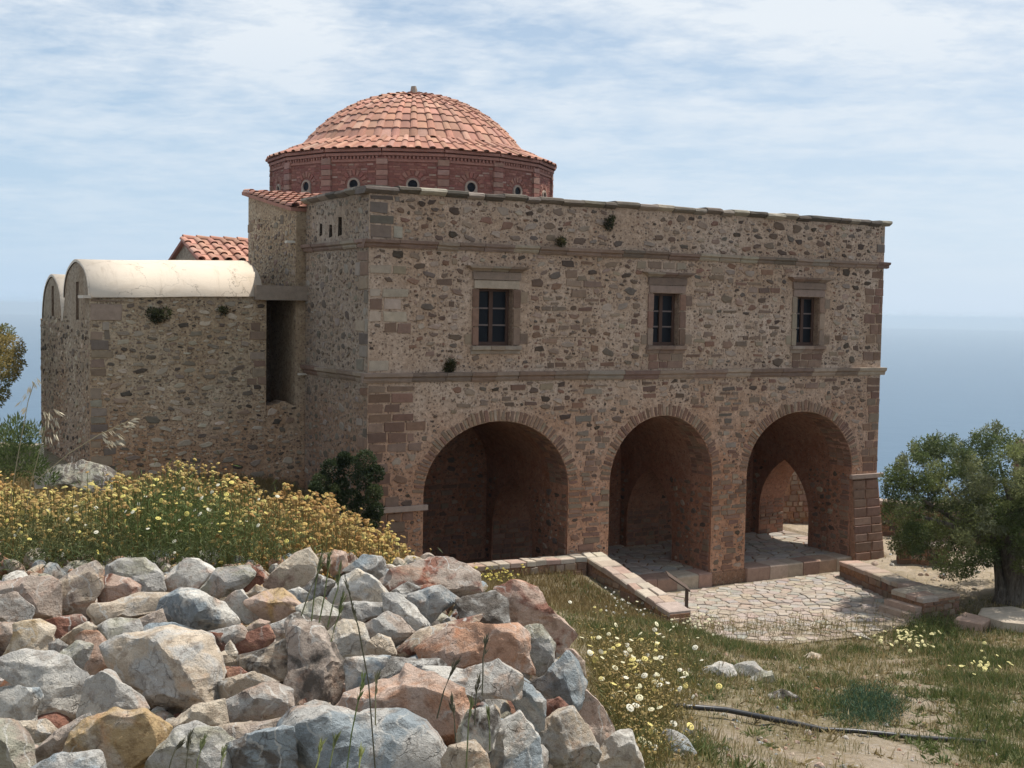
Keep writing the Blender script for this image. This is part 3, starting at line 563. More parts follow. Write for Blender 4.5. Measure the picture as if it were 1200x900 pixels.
for xl, xr, top in BAYS:
    for pl, w_ in ((plane((xl, YD-.006, 0), (1, 0, 0), (0, -1, 0)), xr-xl), (plane((xl+.004, .9, 0), (0, 1, 0), (1, 0, 0)), 3.3)):
        oi = Occ(.05, w_-.05, .02, 2.5 if w_ == 3.3 else 3.4)
        if w_ == 3.3: oi.block(.7, 3.1, 0, 2.5)
        st = course_blocks(rng, oi, .1, w_-.1, 0, 2.4, .13, .22, .25, .55, RED, .05, .55)+scatter(rng, oi, [(40, .2, .34, .45, .8, 600), (200, .1, .2, .5, .9, 2500), (300, .05, .1, .6, 1, 2500)], RUB, 0., .5, INN); emit(st, pl, loggia, 'stone', rng, 0, 'rubble_stonework')
# bricks of the piers seen inside the pointed openings
for x0, x1 in ((5.40, 6.63), (9.93, 11.11), (15.0, 16.0)):
    pl = plane((x0, 3.897, 0), (1, 0, 0), (0, -1, 0)); oi = Occ(0.02, x1-x0-.02, 0, 1.2); emit(course_blocks(rng, oi, .02, x1-x0-.02, .01, 1.2, .10, .16, .2, .4, RED, .03, .1), pl, loggia, 'stone', rng, 0, 'rubble_stonework')
# carcass: roof terrace, end wall with the pointed opening, back
m = MB(); m.add([(.02, .45, 9.2), (15.98, .45, 9.2), (15.98, 4.6, 9.2), (.02, 4.6, 9.2)], [(0, 1, 2, 3)], MORT)
m.add([(0.4, .5, 9.2), (15.6, .5, 9.2), (15.6, .5, 9.5), (.4, .5, 9.5)], [(3, 2, 1, 0)], MORT)
wall_sheet(m, PE, [(0, -.5), (1.7, -.5)]+pointed_pts(1.7, 3.9, .85, 2.47)+[(3.9, -.5), (4.6, -.5), (4.6, H), (0, H)], [], (.42, .33, .265))
m.add([(-.0, 4.06, 2), (-.0, 4.6, 2), (0, 4.6, H), (0, 4.06, H)], [(0, 3, 2, 1)], MORT); m.build('end_wall', MAT['mortar'], church)
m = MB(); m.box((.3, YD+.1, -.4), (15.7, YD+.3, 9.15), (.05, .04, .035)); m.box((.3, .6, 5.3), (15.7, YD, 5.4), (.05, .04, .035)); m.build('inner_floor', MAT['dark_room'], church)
# windows
for k, (a, b) in enumerate(WINS):
    m = MB(); tm = (.085, .048, .034); y0, y1 = .20, .27; g = .05; c = (a+b)/2-.03
    m.box((a, y0, WZ0), (a+g, y1, WZ1), tm); m.box((b-g*1.6, y0, WZ0), (b, y1, WZ1), tm); m.box((a+g, y0, WZ1-.06), (b-g*1.6, y1, WZ1), tm); m.box((a+g, y0, WZ0), (b-g*1.6, y1, WZ0+.09), tm); m.box((c-.05, y0-.012, WZ0+.09), (c+.05, y1, WZ1-.06), tm)
    hts = [WZ0+.09+(WZ1-.06-WZ0-.09)*f for f in (1/3, 2/3)]
    for zz in hts:
        m.box((a+g, y0+.012, zz-.018), (c-.05, y1-.01, zz+.018), (.17, .13, .115)); m.box((c+.05, y0+.012, zz-.018), (b-g*1.6, y1-.01, zz+.018), (.17, .13, .115))
    wn = m.build('window', MAT['timber'], church)
    zs = [WZ0+.09]+hts+[WZ1-.06]
    for i in range(3):
        for x0, x1 in ((a+g, c-.05), (c+.05, b-g*1.6)):
            mm = MB(); mm.box((x0-.01, y0+.035+rng.uniform(-.004, .004), zs[i]-.01), (x1+.01, y0+.043, zs[i+1]+.01)); mm.build('pane', MAT['glass'], wn)
    S = lambda nm, x0, x1, z0, z1, d, t, d0=-.05: (lambda q: (poly_stone(q, PF, [(x0, z0), (x1, z0), (x1, z1), (x0, z1)], d, t, .04, d0, rng), q.build(nm, MAT['stone'], wn)))(MB())
    lc = (.40, .315, .235) if k == 0 else (.27, .19, .15)
    S('lintel', a-.16, b+.18, WZ1+.006, WZ1+.20, .045, lc); S('frieze', a-.20, b+.22, WZ1+.21, WZ1+.40, .06, pick(rng, CB))
    n = 3
    for i in range(n):
        z0 = WZ0+(WZ1-WZ0)*i/n; z1 = WZ0+(WZ1-WZ0)*(i+1)/n
        S('jamb_stone', a-.17, a-.004, z0+.008, z1-.008, .04, pick(rng, TAN+RED)); S('jamb_stone', b+.004, b+.19, z0+.008, z1-.008, .04, pick(rng, TAN+RED))
    S('jamb_stone', a-.36, a-.18, WZ0+.04, WZ0+.28, .02, pick(rng, TAN)); S('jamb_stone', b+.2, b+.42, WZ0+.04, WZ0+.3, .02, pick(rng, TAN)); S('jamb_stone', b+.2, b+.40, WZ1-.32, WZ1-.05, .02, pick(rng, TAN))
    for nm, x0, x1, z0, z1, prof in (('hood_moulding', a-.36, b+.38, WZ1+.41, WZ1+.53, [(-.04, 0), (.06, 0), (.10, .3), (.19, .6), (.21, 1), (-.04, 1.05)]), ('sill', a-.20, b+.20, WZ0-.19, WZ0-.006, [(-.04, 0), (.03, 0), (.05, .4), (.12, .55), (.13, 1), (-.04, 1.02)])):
        cuts = [x0, x0+(x1-x0)*rng.uniform(.3, .4), x0+(x1-x0)*rng.uniform(.62, .7), x1]
        for c0, c1 in zip(cuts, cuts[1:]):
            mm = MB(); nn = len(prof); vs = [pp(PF, uu, z0+(z1-z0)*zz+rng.uniform(-.006, .006), d+rng.uniform(-.006, .006)) for uu in (c0+.003, c1-.003) for d, zz in prof]
            if nm == 'hood_moulding':
                for q in range(nn):
                    if c0 == x0: vs[q][0] += .17*(1-prof[q][1])
                    if c1 == x1: vs[nn+q][0] -= .17*(1-prof[q][1])
            mm.add(vs, [(i, i+1, nn+i+1, nn+i)[::-1] for i in range(nn-1)]+[tuple(range(nn)), tuple(range(2*nn-1, nn-1, -1))], pick(rng, CB)); mm.build(nm, MAT['stone'], wn)
# ------------------------------------------------------------------ tiles
def tile(mb, P0, P1, S, Nn, w0, w1, rise, l0, l1, tint, th=.018, seg=5):
    P0, P1, S, Nn = [np.asarray(q, float) for q in (P0, P1, S, Nn)]; vs = []
    for P, w, l in ((P0, w0, l0), (P1, w1, l1)):
        for dn in (0, -th):
            for i in range(seg+1):
                a = PI*i/seg; vs.append(P+S*(-w*math.cos(a))+Nn*(l+dn+rise*math.sin(a)*(w/w1 if w1 else 1)))
    n = seg+1; fs = [(i, 2*n+i, 2*n+i+1, i+1) for i in range(seg)]+[(2*n+i, 3*n+i, 3*n+i+1, 2*n+i+1) for i in range(seg)]+[(3*n+i, n+i, n+i+1, 3*n+i+1) for i in range(seg)]
    fs += [(0, n, 3*n, 2*n), (seg, 2*n+seg, 3*n+seg, n+seg)]
    mb.add(vs, fs, tint)
TIL = [((.42, .222, .158), 6), ((.39, .20, .142), 3), ((.45, .25, .182), 3), ((.355, .19, .137), 1), ((.47, .28, .21), 1)]
DC = np.array([8., 14.9]); DR, DB, ZE, ZD, ZA = 5.0, 3.85, 12.02, 12.56, 14.50
h_ = ZA-ZD; RS = (DB*DB+h_*h_)/(2*h_); ZC = ZA-RS; AM = math.asin(DB/RS)
def sph(a, th): return np.array([DC[0]+RS*math.sin(a)*math.cos(th), DC[1]+RS*math.sin(a)*math.sin(th), ZC+RS*math.cos(a)])
m = MB(); na, nb = 14, 64
m.add([sph(AM*i/na*.999+.001, 2*PI*j/nb)-np.array([0, 0, .03]) for i in range(na+1) for j in range(nb)], [(i*nb+j, (i+1)*nb+j, (i+1)*nb+(j+1) % nb, i*nb+(j+1) % nb) for i in range(na) for j in range(nb)], (.30, .15, .105))
dome = m.build('dome', MAT['tile'], church)
cdir = math.atan2(CAM[1]-DC[1], CAM[0]-DC[0]); tl = []; ROWS = 11
edges = [AM*(i/ROWS) for i in range(ROWS+1)]; edges[0] = .035
for i in range(ROWS):
    a0, a1 = edges[i], edges[i+1]; rm = RS*math.sin(a1); ncol = 40 if rm > 1.75 else (20 if rm > .75 else 10)
    for j in range(ncol*2):
        th = 2*PI*(j+.5)/(ncol*2)+rng.uniform(-.004, .004); cover = j % 2 == 0; S = np.array([-math.sin(th), math.cos(th), 0]); A0, A1 = a0-.012, a1+.018+rng.uniform(-.006, .006)
        P0, P1 = sph(max(A0, .01), th), sph(A1, th); Nn = sph((a0+a1)/2, th)-np.array([DC[0], DC[1], ZC]); Nn /= np.linalg.norm(Nn)
        half = PI*RS/(ncol*2)*1.0; w0, w1 = math.sin(max(A0, .02))*half, math.sin(A1)*half
        d = abs((th-cdir+PI) % (2*PI)-PI)
        if cover: args = (P0, P1, S, Nn, w0*.85, w1*.93, .066*min(1, rm/1.6+.35), .01, .040)
        else: args = (P0, P1, S, Nn, w0*1.25, w1*1.32, .026, -.008, .026)
        tl.append((d+(0 if cover else .02), 'cover_tile' if cover else 'pan_tile', args, pick(rng, TIL, .16)))
tl.sort(key=lambda q: q[0]); cnt = {'cover_tile': 0, 'pan_tile': 0}; rest = MB()
for d, nm, args, t in tl:
    if cnt[nm] < (150 if nm == 'cover_tile' else 130) and d < 1.6:
        b = MB(); tile(b, *args, t); b.build(nm, MAT['tile'], dome); cnt[nm] += 1
    else: tile(rest, *args, t)
tag(rest.build('roof_tiles', MAT['tile'], dome), kind='stuff')
m = MB(); c0 = sph(.0, 0); m.tube([c0+np.array([0, 0, -.05]), c0+np.array([0, 0, .10]), c0+np.array([.01, 0, .2]), c0+np.array([0, 0, .34])], [.15, .14, .12, .09], 8, (.30, .25, .20), .12, rng); m.build('finial', MAT['stone'], dome)
# skirt of tiles round the foot of the dome
m = MB(); nb = 64; m.add([(DC[0]+r*math.cos(2*PI*j/nb), DC[1]+r*math.sin(2*PI*j/nb), z) for r, z in ((DB-.1, ZD+.0), (DR+.16, ZE)) for j in range(nb)], [(j, nb+j, nb+(j+1) % nb, (j+1) % nb) for j in range(nb)], (.36, .17, .12))
skirt = m.build('drum_eaves', MAT['tile'], church); rest = MB(); nt_ = 70
for j in range(nt_*2):
    th = 2*PI*j/(nt_*2); c, s = math.cos(th), math.sin(th); S = np.array([-s, c, 0]); Nn = np.array([c*.36, s*.36, .93]); cover = j % 2 == 0; d = abs((th-cdir+PI) % (2*PI)-PI)
    for q in range(2):
        f0, f1 = (0, .52) if q == 0 else (.48, 1.02+rng.uniform(-.02, .02)); rr0, rr1 = DB-.05+(DR+.17-DB)*f0, DB-.05+(DR+.17-DB)*f1; z0, z1 = ZD-(ZD-ZE+.03)*f0, ZD-(ZD-ZE+.03)*f1
        args = ((DC[0]+rr0*c, DC[1]+rr0*s, z0), (DC[0]+rr1*c, DC[1]+rr1*s, z1), S, Nn, PI*rr0/nt_*(.46 if cover else .55), PI*rr1/nt_*(.5 if cover else .6), .06 if cover else .02, .015 if cover else -.01, .04 if cover else .025)
        if q == 1 and cover and d < 1.65: b = MB(); tile(b, *args, pick(rng, TIL, .16)); b.build('eaves_tile', MAT['tile'], skirt)
        else: tile(rest, *args, pick(rng, TIL, .16))
tag(rest.build('roof_tiles', MAT['tile'], skirt), kind='stuff')
# drum: sixteen recessed faces between pilasters, corbel table, round windows
BR = (.275, .125, .095); off = PI/16; NF = 16
def dpt(th, r, z): return (DC[0]+r*math.cos(th), DC[1]+r*math.sin(th), z)
base_th = cdir-0.0
m = MB(); z0, z1 = 9.0, ZE-.02; RF = DR-.10
m.add([dpt(base_th+2*PI*(k+.5)/NF, RF/math.cos(PI/NF), z) for z in (z0, z1) for k in range(NF)], [(k, (k+1) % NF, NF+(k+1) % NF, NF+k) for k in range(NF)], BR)
drum = m.build('drum', MAT['stone'], church)
brick = MB(); dent = MB()
for k in range(NF):
    th = base_th+2*PI*k/NF; d = abs((th-cdir+PI) % (2*PI)-PI)
    if d > 1.75: continue
    Nn = np.array([math.cos(th), math.sin(th), 0]); U = np.array([-math.sin(th), math.cos(th), 0]); fw = 2*RF*math.tan(PI/NF); O = np.array([DC[0], DC[1], 0])+Nn*RF-U*fw/2; pl = (O, U, Nn)
    z = 10.3
    while z < ZE-.48:
        u = .12+rng.uniform(0, .1)
        while u < fw-.2:
            w = rng.uniform(.16, .30)
            if not (abs(u+w/2-fw/2) < .34 and z < 11.3): poly_stone(brick, pl, [(u, z), (u+w-.02, z), (u+w-.02, z+.055), (u, z+.055)], .012, pick(rng, [(BR, 5), ((.25, .10, .078), 3), ((.36, .17, .125), 2), ((.38, .25, .19), 1)], .15), .05, -.01, rng, False)
            u += w
        z += .078
    for i in range(int(fw/.13)):                       # corbel table under the eaves
        u = .06+i*.13; poly_stone(dent, pl, [(u, ZE-.36), (u+.07, ZE-.36), (u+.07, ZE-.26), (u, ZE-.26)], .07, (.33, .16, .12), .06, -.01, rng, False)
    for zz, dd in ((ZE-.44, .045), (ZE-.25, .09), (ZE-.12, .15)): poly_stone(dent, pl, [(-.02, zz), (fw+.02, zz), (fw+.02, zz+.09), (-.02, zz+.09)], dd, (.36, .18, .135), .02, -.01, None, False)
    if k % 1 == 0:                                         # arched slab with two round lights
        mm = MB(); uc = fw/2; prof = [(uc-.215, 9.9), (uc+.215, 9.9), (uc+.215, 10.86)]+[(uc+.215*math.cos(PI*i/10), 10.86+.215*math.sin(PI*i/10)) for i in range(1, 10)]+[(uc-.215, 10.86)]
        hs = [[(uc+.155*math.cos(2*PI*i/14), zc+.155*math.sin(2*PI*i/14)) for i in range(14)] for zc in (10.86, 10.40)]
        wall_sheet(mm, pl, prof, hs, (.37, .285, .22), .06); reveal(mm, pl, prof[::-1], .06, -.01, (.42, .34, .27))
        for hh in hs: reveal(mm, pl, hh, .06, -.0, (.4, .3, .25))
        w_ = mm.build('round_window', MAT['plaster'], drum)
        for hh in hs:
            mm = MB(); mm.add([pp(pl, *q, .012) for q in hh], [tuple(range(14))], (.02, .016, .014)); mm.build('pane', MAT['glass'], w_)
        for i in range(9):                                  # radial bricks over it
            a0, a1 = PI*i/9+.04, PI*(i+1)/9-.04; Q = lambda an, r_: (uc+r_*math.cos(an), 10.86+r_*math.sin(an)); poly_stone(brick, pl, [Q(a0, .30), Q(a0, .48), Q(a1, .48), Q(a1, .30)], .03, pick(rng, [((.34, .175, .13), 1), ((.30, .13, .097), 1)]), .06, -.01, rng, False)
    thp = base_th+2*PI*(k+.5)/NF; c = np.array([DC[0]+math.cos(thp)*(DR-.0), DC[1]+math.sin(thp)*(DR-.0), 0]); Np = np.array([math.cos(thp), math.sin(thp), 0]); Up = np.array([-math.sin(thp), math.cos(thp), 0])
    mm = MB(); z = 9.2; i = 0
    while z < ZE-.3:
        h = rng.uniform(.10, .17) if i % 2 else rng.uniform(.16, .24); t = (BR if i % 2 else (.345, .205, .155)); pl2 = (c-Up*.19, Up, Np); poly_stone(mm, pl2, [(0, z), (.38, z), (.38, min(z+h, ZE-.3)-.012), (0, min(z+h, ZE-.3)-.012)], .05, pick(rng, [(t, 1)]), .03, -.2, rng, False); z += h; i += 1
    mm.build('pilaster', MAT['stone'], drum)
tag(brick.build('drum_bricks', MAT['stone'], drum), kind='stuff'); dent.build('corbel_table', MAT['stone'], drum)
# nave block behind the front: side wall with a raked verge, roof falling towards the front
m = MB(); NV = (.46, .385, .29); NX, NY0, NY1, nz0, nz1 = -.25, 4.06, 7.95, 9.36, 10.02
PN = plane((NX, NY1, 0), (0, -1, 0), (-1, 0, 0)); wall_sheet(m, PN, [(0, 4), (NY1-NY0, 4), (NY1-NY0, nz0), (0, nz1)], [], NV)
m.add([(NX, NY1, 4), (16, NY1, 4), (16, NY1, nz1-.02), (NX, NY1, nz1-.02)], [(0, 3, 2, 1)], NV); m.add([(NX, NY0, 4), (.1, NY0, 4), (.1, NY0, nz0), (NX, NY0, nz0)], [(0, 1, 2, 3)], NV)
m.add([(16, 4.6, -.5), (16, 22, -.5), (16, 22, 7.9), (16, 4.6, 9.3)], [(0, 1, 2, 3)], NV); m.add([(.4, NY1+.01, 2), (.4, 22, 2), (.4, 22, 7.9), (.4, NY1+.01, 7.9)], [(0, 3, 2, 1)], NV); m.add([(.4, 22, -.5), (16, 22, -.5), (16, 22, 7.9), (.4, 22, 7.9)], [(0, 3, 2, 1)], NV)
nave = m.build('nave_wall', MAT['mortar'], church)
on = Occ(0, NY1-NY0, 7.2, 9.3, .02); st = course_blocks(rng, on, 0, .6, 7.4, 9.3, .22, .34, .25, .5, TAN, .03, .3, 0, .15)+scatter(rng, on, [(26, .2, .34, .5, .8, 600), (160, .1, .2, .5, .9, 1500), (420, .05, .1, .6, 1, 3000)], TAN+GRY)
emit(st, PN, nave, 'stone', rng, 20, 'rubble_stonework')
mm = MB(); mm.box((NX-.22, 4.12, 8.50), (NX, 4.30, 8.56), (.6, .55, .47)); mm.build('water_spout', MAT['stone'], nave)
sl2 = (nz1-nz0)/(NY1-NY0)
def rz(x, y): return nz0+.03+sl2*(y-NY0)
m = MB(); x0 = NX-.16; v = [(x0, NY0-.05, rz(0, NY0-.05)), (6, NY0-.05, rz(0, NY0-.05)), (6, NY1+.1, rz(0, NY1+.1)), (x0, NY1+.1, rz(0, NY1+.1))]; v += [(x, y, z-.09) for x, y, z in v]
m.add(v, [(0, 1, 2, 3), (4, 7, 6, 5), (0, 3, 7, 4), (0, 4, 5, 1), (3, 2, 6, 7)], (.30, .15, .11)); nroof = m.build('nave_roof', MAT['tile'], church)
for i in range(17):
    for q in range(9):
        x = x0+.1+i*.2; y1 = NY0-.1+q*.44; y0 = y1+.5; cover = i % 2 == 0; b = MB()
        tile(b, (x, y0, rz(x, y0)), (x, y1, rz(x, y1)), (1, 0, 0), (0, -.17, .985), .10 if cover else .12, .112 if cover else .14, .08 if cover else .02, .02, .065 if cover else .03, pick(rng, TIL, .16)); b.build('cover_tile' if cover else 'pan_tile', MAT['tile'], nroof)
# small gabled arm
m = MB(); gx0 = -.95; AR = (.40, .33, .26); PA = plane((gx0, 13.65, 0), (0, -1, 0), (-1, 0, 0))
wall_sheet(m, PA, [(0, 6.5), (3.65, 6.5), (3.65, 8.22), (1.8, 8.82), (0, 8.22)], [], AR); m.add([(gx0, 10, 6.5), (1.5, 10, 6.5), (1.5, 10, 8.22), (gx0, 10, 8.22)], [(0, 1, 2, 3)], AR)
arm = m.build('gabled_arm', MAT['mortar'], church)
m = MB()
for s_ in (0, 1):
    ya, yb = (9.85, 11.85) if s_ == 0 else (13.8, 11.85); za, zb = 8.20, 8.90; x0 = gx0-.13
    v = [(x0, ya, za), (2, ya, za), (2, yb, zb), (x0, yb, zb)]; v += [(x, y, z-.10) for x, y, z in v]; f = [(0, 1, 2, 3), (4, 7, 6, 5), (0, 3, 7, 4), (0, 4, 5, 1)]
    m.add(v, f if s_ == 0 else [q[::-1] for q in f], (.27, .125, .095))
aroof = m.build('arm_roof', MAT['tile'], church); sl_ = .7/2.0
for i in range(11):
    for q in range(4):
        x = gx0-.1+i*.20; y1 = 9.78+q*.5; y0 = y1+.56; cover = i % 2 == 0; zf = lambda y: 8.20+(y-9.85)*sl_; b = MB()
        tile(b, (x, y0, zf(y0)), (x, y1, zf(y1)), (1, 0, 0), (0, -.33, .94), .10 if cover else .12, .115 if cover else .14, .08 if cover else .02, .02, .07 if cover else .03, pick(rng, TIL, .18)); b.build('cover_tile' if cover else 'pan_tile', MAT['tile'], aroof)
b = MB()
for i in range(6): tile(b, (gx0-.1+i*.42+.46, 11.85, 8.92), (gx0-.1+i*.42, 11.85, 8.92), (0, 1, 0), (0, 0, 1), .10, .12, .09, .0, .03, pick(rng, TIL, .18))
b.build('ridge_tiles', MAT['tile'], aroof)
# ------------------------------------------------------------------ vaulted side chapel
chapel = thing('side_chapel', 'low rubble annex with two cream plastered barrel roofs left of the church', 'chapel', (-3, 7.5, 2.6))
CX0, CX1, CY, CZ = -5.26, -1.02, 4.05, 7.06; CW = (.54, .445, .33)
PC = plane((CX0, CY, 0), (1, 0, 0), (0, -1, 0)); PG = plane((CX0, 11.0, 0), (0, -1, 0), (-1, 0, 0))
m = MB(); wall_sheet(m, PC, [(0, 1.8), (CX1-CX0, 1.8), (CX1-CX0, CZ+.12), (0, CZ)], [], CW)
m.add([(CX1, CY, 1.8), (CX1, 7.2, 1.8), (CX1, 7.2, 7.2), (CX1, CY, CZ+.1)], [(0, 1, 2, 3)], CW); cwall = m.build('front_wall', MAT['mortar'], chapel)
cB = MB(); occ = Occ(0, CX1-CX0, 1.9, CZ-.02)
cb = course_blocks(rng, occ, 0, .75, 6.5, 7.0, .3, .45, .5, .7, TAN, .03, 0)+course_blocks(rng, occ, 0, .6, 1.9, 6.5, .16, .28, .25, .5, GRY+TAN, .03, .35, 0, .3)+course_blocks(rng, occ, CX1-CX0-.5, CX1-CX0, 4.4, 6.9, .18, .28, .25, .45, TAN, .03, .3, .25, 0)
CHP = [((.37, .30, .22), 4), ((.26, .205, .15), 4), ((.50, .41, .305), 3), ((.165, .13, .098), 4), ((.30, .215, .15), 2), ((.095, .075, .058), 3)]
cs = scatter(rng, occ, [(110, .24, .44, .30, .5, 4000), (520, .14, .24, .32, .6, 12000), (1500, .07, .14, .36, .75, 20000), (2500, .03, .07, .5, .9, 20000)], CHP, 0., .35, CW)
emit(cb, PC, cwall, 'stone_block', rng, 40, 'small_blocks', .08); emit(cs, PC, cwall, 'stone', rng, 130, 'rubble_stonework')
V1, V2 = (5.64, 1.60, 7.04, .85), (9.05, 1.50, 6.45, 1.14)       # centre y, half width, spring z, rise
def vz(V, y): return V[2]+V[3]*max(0, 1-((y-V[0])/V[1])**2)**.5
prof = [(CY, 1.8), (11.0, 1.8), (11.0, 6.42), (10.55, 6.45)]; ys = [V2[0]+V2[1]*math.cos(PI*i/16) for i in range(17)]; prof += [(y, vz(V2, y)) for y in ys]; ys = [V1[0]+V1[1]*math.cos(PI*i/18) for i in range(19)]; prof += [(y, vz(V1, y)) for y in ys if y > CY]+[(CY, CZ)]
gp = [(11.0-y, z) for y, z in prof]; 
slit = lambda y, z0, z1, w: [(11.0-y-w/2, z0), (11.0-y+w/2, z0), (11.0-y+w/2, z1), (11.0-y-w/2, z1)]
hs = [slit(5.55, 6.5, 7.42, .36), slit(9.0, 6.55, 7.35, .36)]
m = MB(); wall_sheet(m, PG, gp[::-1], hs, (.44, .37, .29))
for h in hs: reveal(m, PG, h[::-1], 0, -.18, (.27, .21, .16)); m.add([pp(PG, *q, -.18) for q in h], [(0, 1, 2, 3)], (.20, .155, .12))
m.add([(CX0, 11, 1.8), (CX1, 11, 1.8), (CX1, 11, 6.4), (CX0, 11, 6.4)], [(0, 3, 2, 1)], CW)
gw = m.build('gable_wall', MAT['mortar'], chapel)
og = Occ(0, 6.9, 2., 6.6); og.block(4.5, 5.9, 6.3, 6.7); emit(scatter(rng, og, [(40, .22, .38, .45, .8, 900), (300, .12, .22, .6, 1., 4000), (900, .06, .12, .6, 1.1, 7000)], CHP), PG, gw, 'stone', rng, 20, 'rubble_stonework')
for V, x1, nm in ((V1, CX1-.12, 1), (V2, CX1, 2)):
    m = MB(); nn = 22; th = .07; vs = []; xs = [CX0-.03, CX0+1.2, CX0+2.4, x1]
    for x in xs:
        for t_ in (th, 0):
            for i in range(nn+1):
                a = PI*i/nn; vs.append((x, V[0]+(V[1]+t_)*math.cos(a), V[2]+(V[3]+t_)*math.sin(a)+(.10*(x-CX0)/4 if nm == 1 else 0)+.012*math.sin(x*3+i)))
    q = nn+1
    for k in range(3):
        for i in range(nn): fs = (k*2*q+i, k*2*q+i+1, (k+1)*2*q+i+1, (k+1)*2*q+i); m.f.append(fs[::-1])
    m.v += vs; m.t += [(.64, .545, .44)]*len(vs); m.f += [(i, q+i, q+i+1, i+1)[::-1] for i in range(nn)]+[(6*q+i, 7*q+i, 7*q+i+1, 6*q+i+1) for i in range(nn)]
    m.build('barrel_roof', MAT['plaster'], chapel, smooth=True)
m = MB(); m.box((CX0-.16, CY-.10, 7.02), (CX0+.02, CY+.55, 7.09), (.62, .54, .45)); m.build('eaves_slab', MAT['stone'], chapel)
# doorway gap between chapel and church
m = MB(); m.box((CX1-.32, 3.86, 7.06), (-.26, 6.3, 7.42), (.28, .22, .17)); m.box((-.26, 3.86, 7.062), (-.004, 4.05, 7.418), (.28, .22, .17)); m.build('bridging_slab', MAT['stone'], chapel)
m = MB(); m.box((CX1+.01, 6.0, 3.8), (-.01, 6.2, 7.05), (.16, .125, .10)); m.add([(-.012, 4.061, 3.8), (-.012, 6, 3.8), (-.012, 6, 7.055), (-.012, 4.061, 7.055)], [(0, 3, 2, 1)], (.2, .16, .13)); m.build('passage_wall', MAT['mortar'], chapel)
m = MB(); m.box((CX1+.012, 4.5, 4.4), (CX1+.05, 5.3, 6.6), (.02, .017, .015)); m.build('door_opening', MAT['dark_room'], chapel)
PP_ = plane((CX1-.05, 4.035, 0), (1, 0, 0), (0, -1, 0)); m = MB(); top = [(1.06-.1*i, 4.46+rng.uniform(-.06, .06)) for i in range(11)]; wall_sheet(m, PP_, [(0, 1.8), (1.06, 1.8)]+top, [], CW)
n = len(top); m.add([pp(PP_, *q, 0) for q in top]+[pp(PP_, *q, -.6) for q in top], [(i, n+i, n+i+1, i+1)[::-1] for i in range(n-1)], (.38, .33, .27)); pw = m.build('parapet', MAT['mortar'], chapel)
oo = Occ(0.02, 1.04, 1.9, 4.42); emit(scatter(rng, oo, [(12, .2, .34, .4, .7, 500), (80, .1, .2, .45, .8, 1500), (200, .05, .1, .5, .9, 2000)], CHP), PP_, pw, 'stone', rng, 25, 'rubble_stonework')
m = MB(); m.box((-.22, 3.9, 5.18), (.0, 3.99, 5.23), (.6, .54, .45)); m.build('water_spout', MAT['stone'], chapel)
# ------------------------------------------------------------------ courtyard paving (voronoi flagstones, each a stone)
def clip_poly(poly, a, b, c):                              # keep a*x+b*y<=c
    out = []
    for i in range(len(poly)):
        p, q = poly[i], poly[(i+1) % len(poly)]; dp, dq = a*p[0]+b*p[1]-c, a*q[0]+b*q[1]-c
        if dp <= 0: out.append(p)
        if dp*dq < 0: t = dp/(dp-dq); out.append((p[0]+t*(q[0]-p[0]), p[1]+t*(q[1]-p[1])))
    return out
def voronoi(pts, bound, gap):
    P = np.array(pts); cells = []
    for i, p in enumerate(P):
        d = ((P-p)**2).sum(1); idx = np.argsort(d)[1:16]; poly = bound(p)
        for j in idx:
            q = P[j]; m_ = (p+q)/2; n = q-p; l = np.linalg.norm(n); n = n/l; poly = clip_poly(poly, n[0], n[1], n@m_-gap/2)
            if len(poly) < 3: break
        if len(poly) >= 3: cells.append((i, poly))
    return cells
rng = random.Random(23)
quad = [(6.25, -.10), (5.95, -4.1), (6.6, -5.0), (8.2, -5.35), (10.2, -5.55), (12.2, -5.3), (12.95, -4.4), (13.75, -1.8), (14.35, -.3), (15.0, -.10)]
def in_poly(x, y, q):
    c = False; n = len(q)
    for i in range(n):
        (x0, y0), (x1, y1) = q[i], q[(i+1) % n]
        if (y0 > y) != (y1 > y) and x < (x1-x0)*(y-y0)/(y1-y0)+x0: c = not c
    return c
m = MB(); n = len(quad); cz = -.372
m.add([(x, y, cz-.012*max(0, -y-2)) for x, y in quad]+[(x, y, cz-.3) for x, y in quad], [tuple(range(n))[::-1] if False else tuple(range(n))]+[(i, n+i, n+(i+1) % n, (i+1) % n) for i in range(n)], (.37, .31, .245))
court = tag(m.build('paving', MAT['ground']), kind='structure'); court['label'] = 'worn flagstone yard in front of the middle and right arches'
seeds = []
for i in range(14000):
    x, y = rng.uniform(5.8, 15.1), rng.uniform(-5.7, 0)
    if in_poly(x, y, quad) and all((x-a)**2/1.7+(y-b)**2 > .185**2 for a, b in seeds[-1400:]): seeds.append((x, y))
FLG = [((.37, .308, .25), 4), ((.39, .335, .28), 3), ((.345, .28, .228), 3), ((.355, .32, .28), 3), ((.33, .305, .272), 2), ((.36, .288, .232), 2)]
cells = voronoi(seeds, lambda p: [(p[0]-.6, p[1]-.6), (p[0]+.6, p[1]-.6), (p[0]+.6, p[1]+.6), (p[0]-.6, p[1]+.6)], .010)
PV = (np.array([0, 0, cz]), None, None); rest = MB(); k = 0
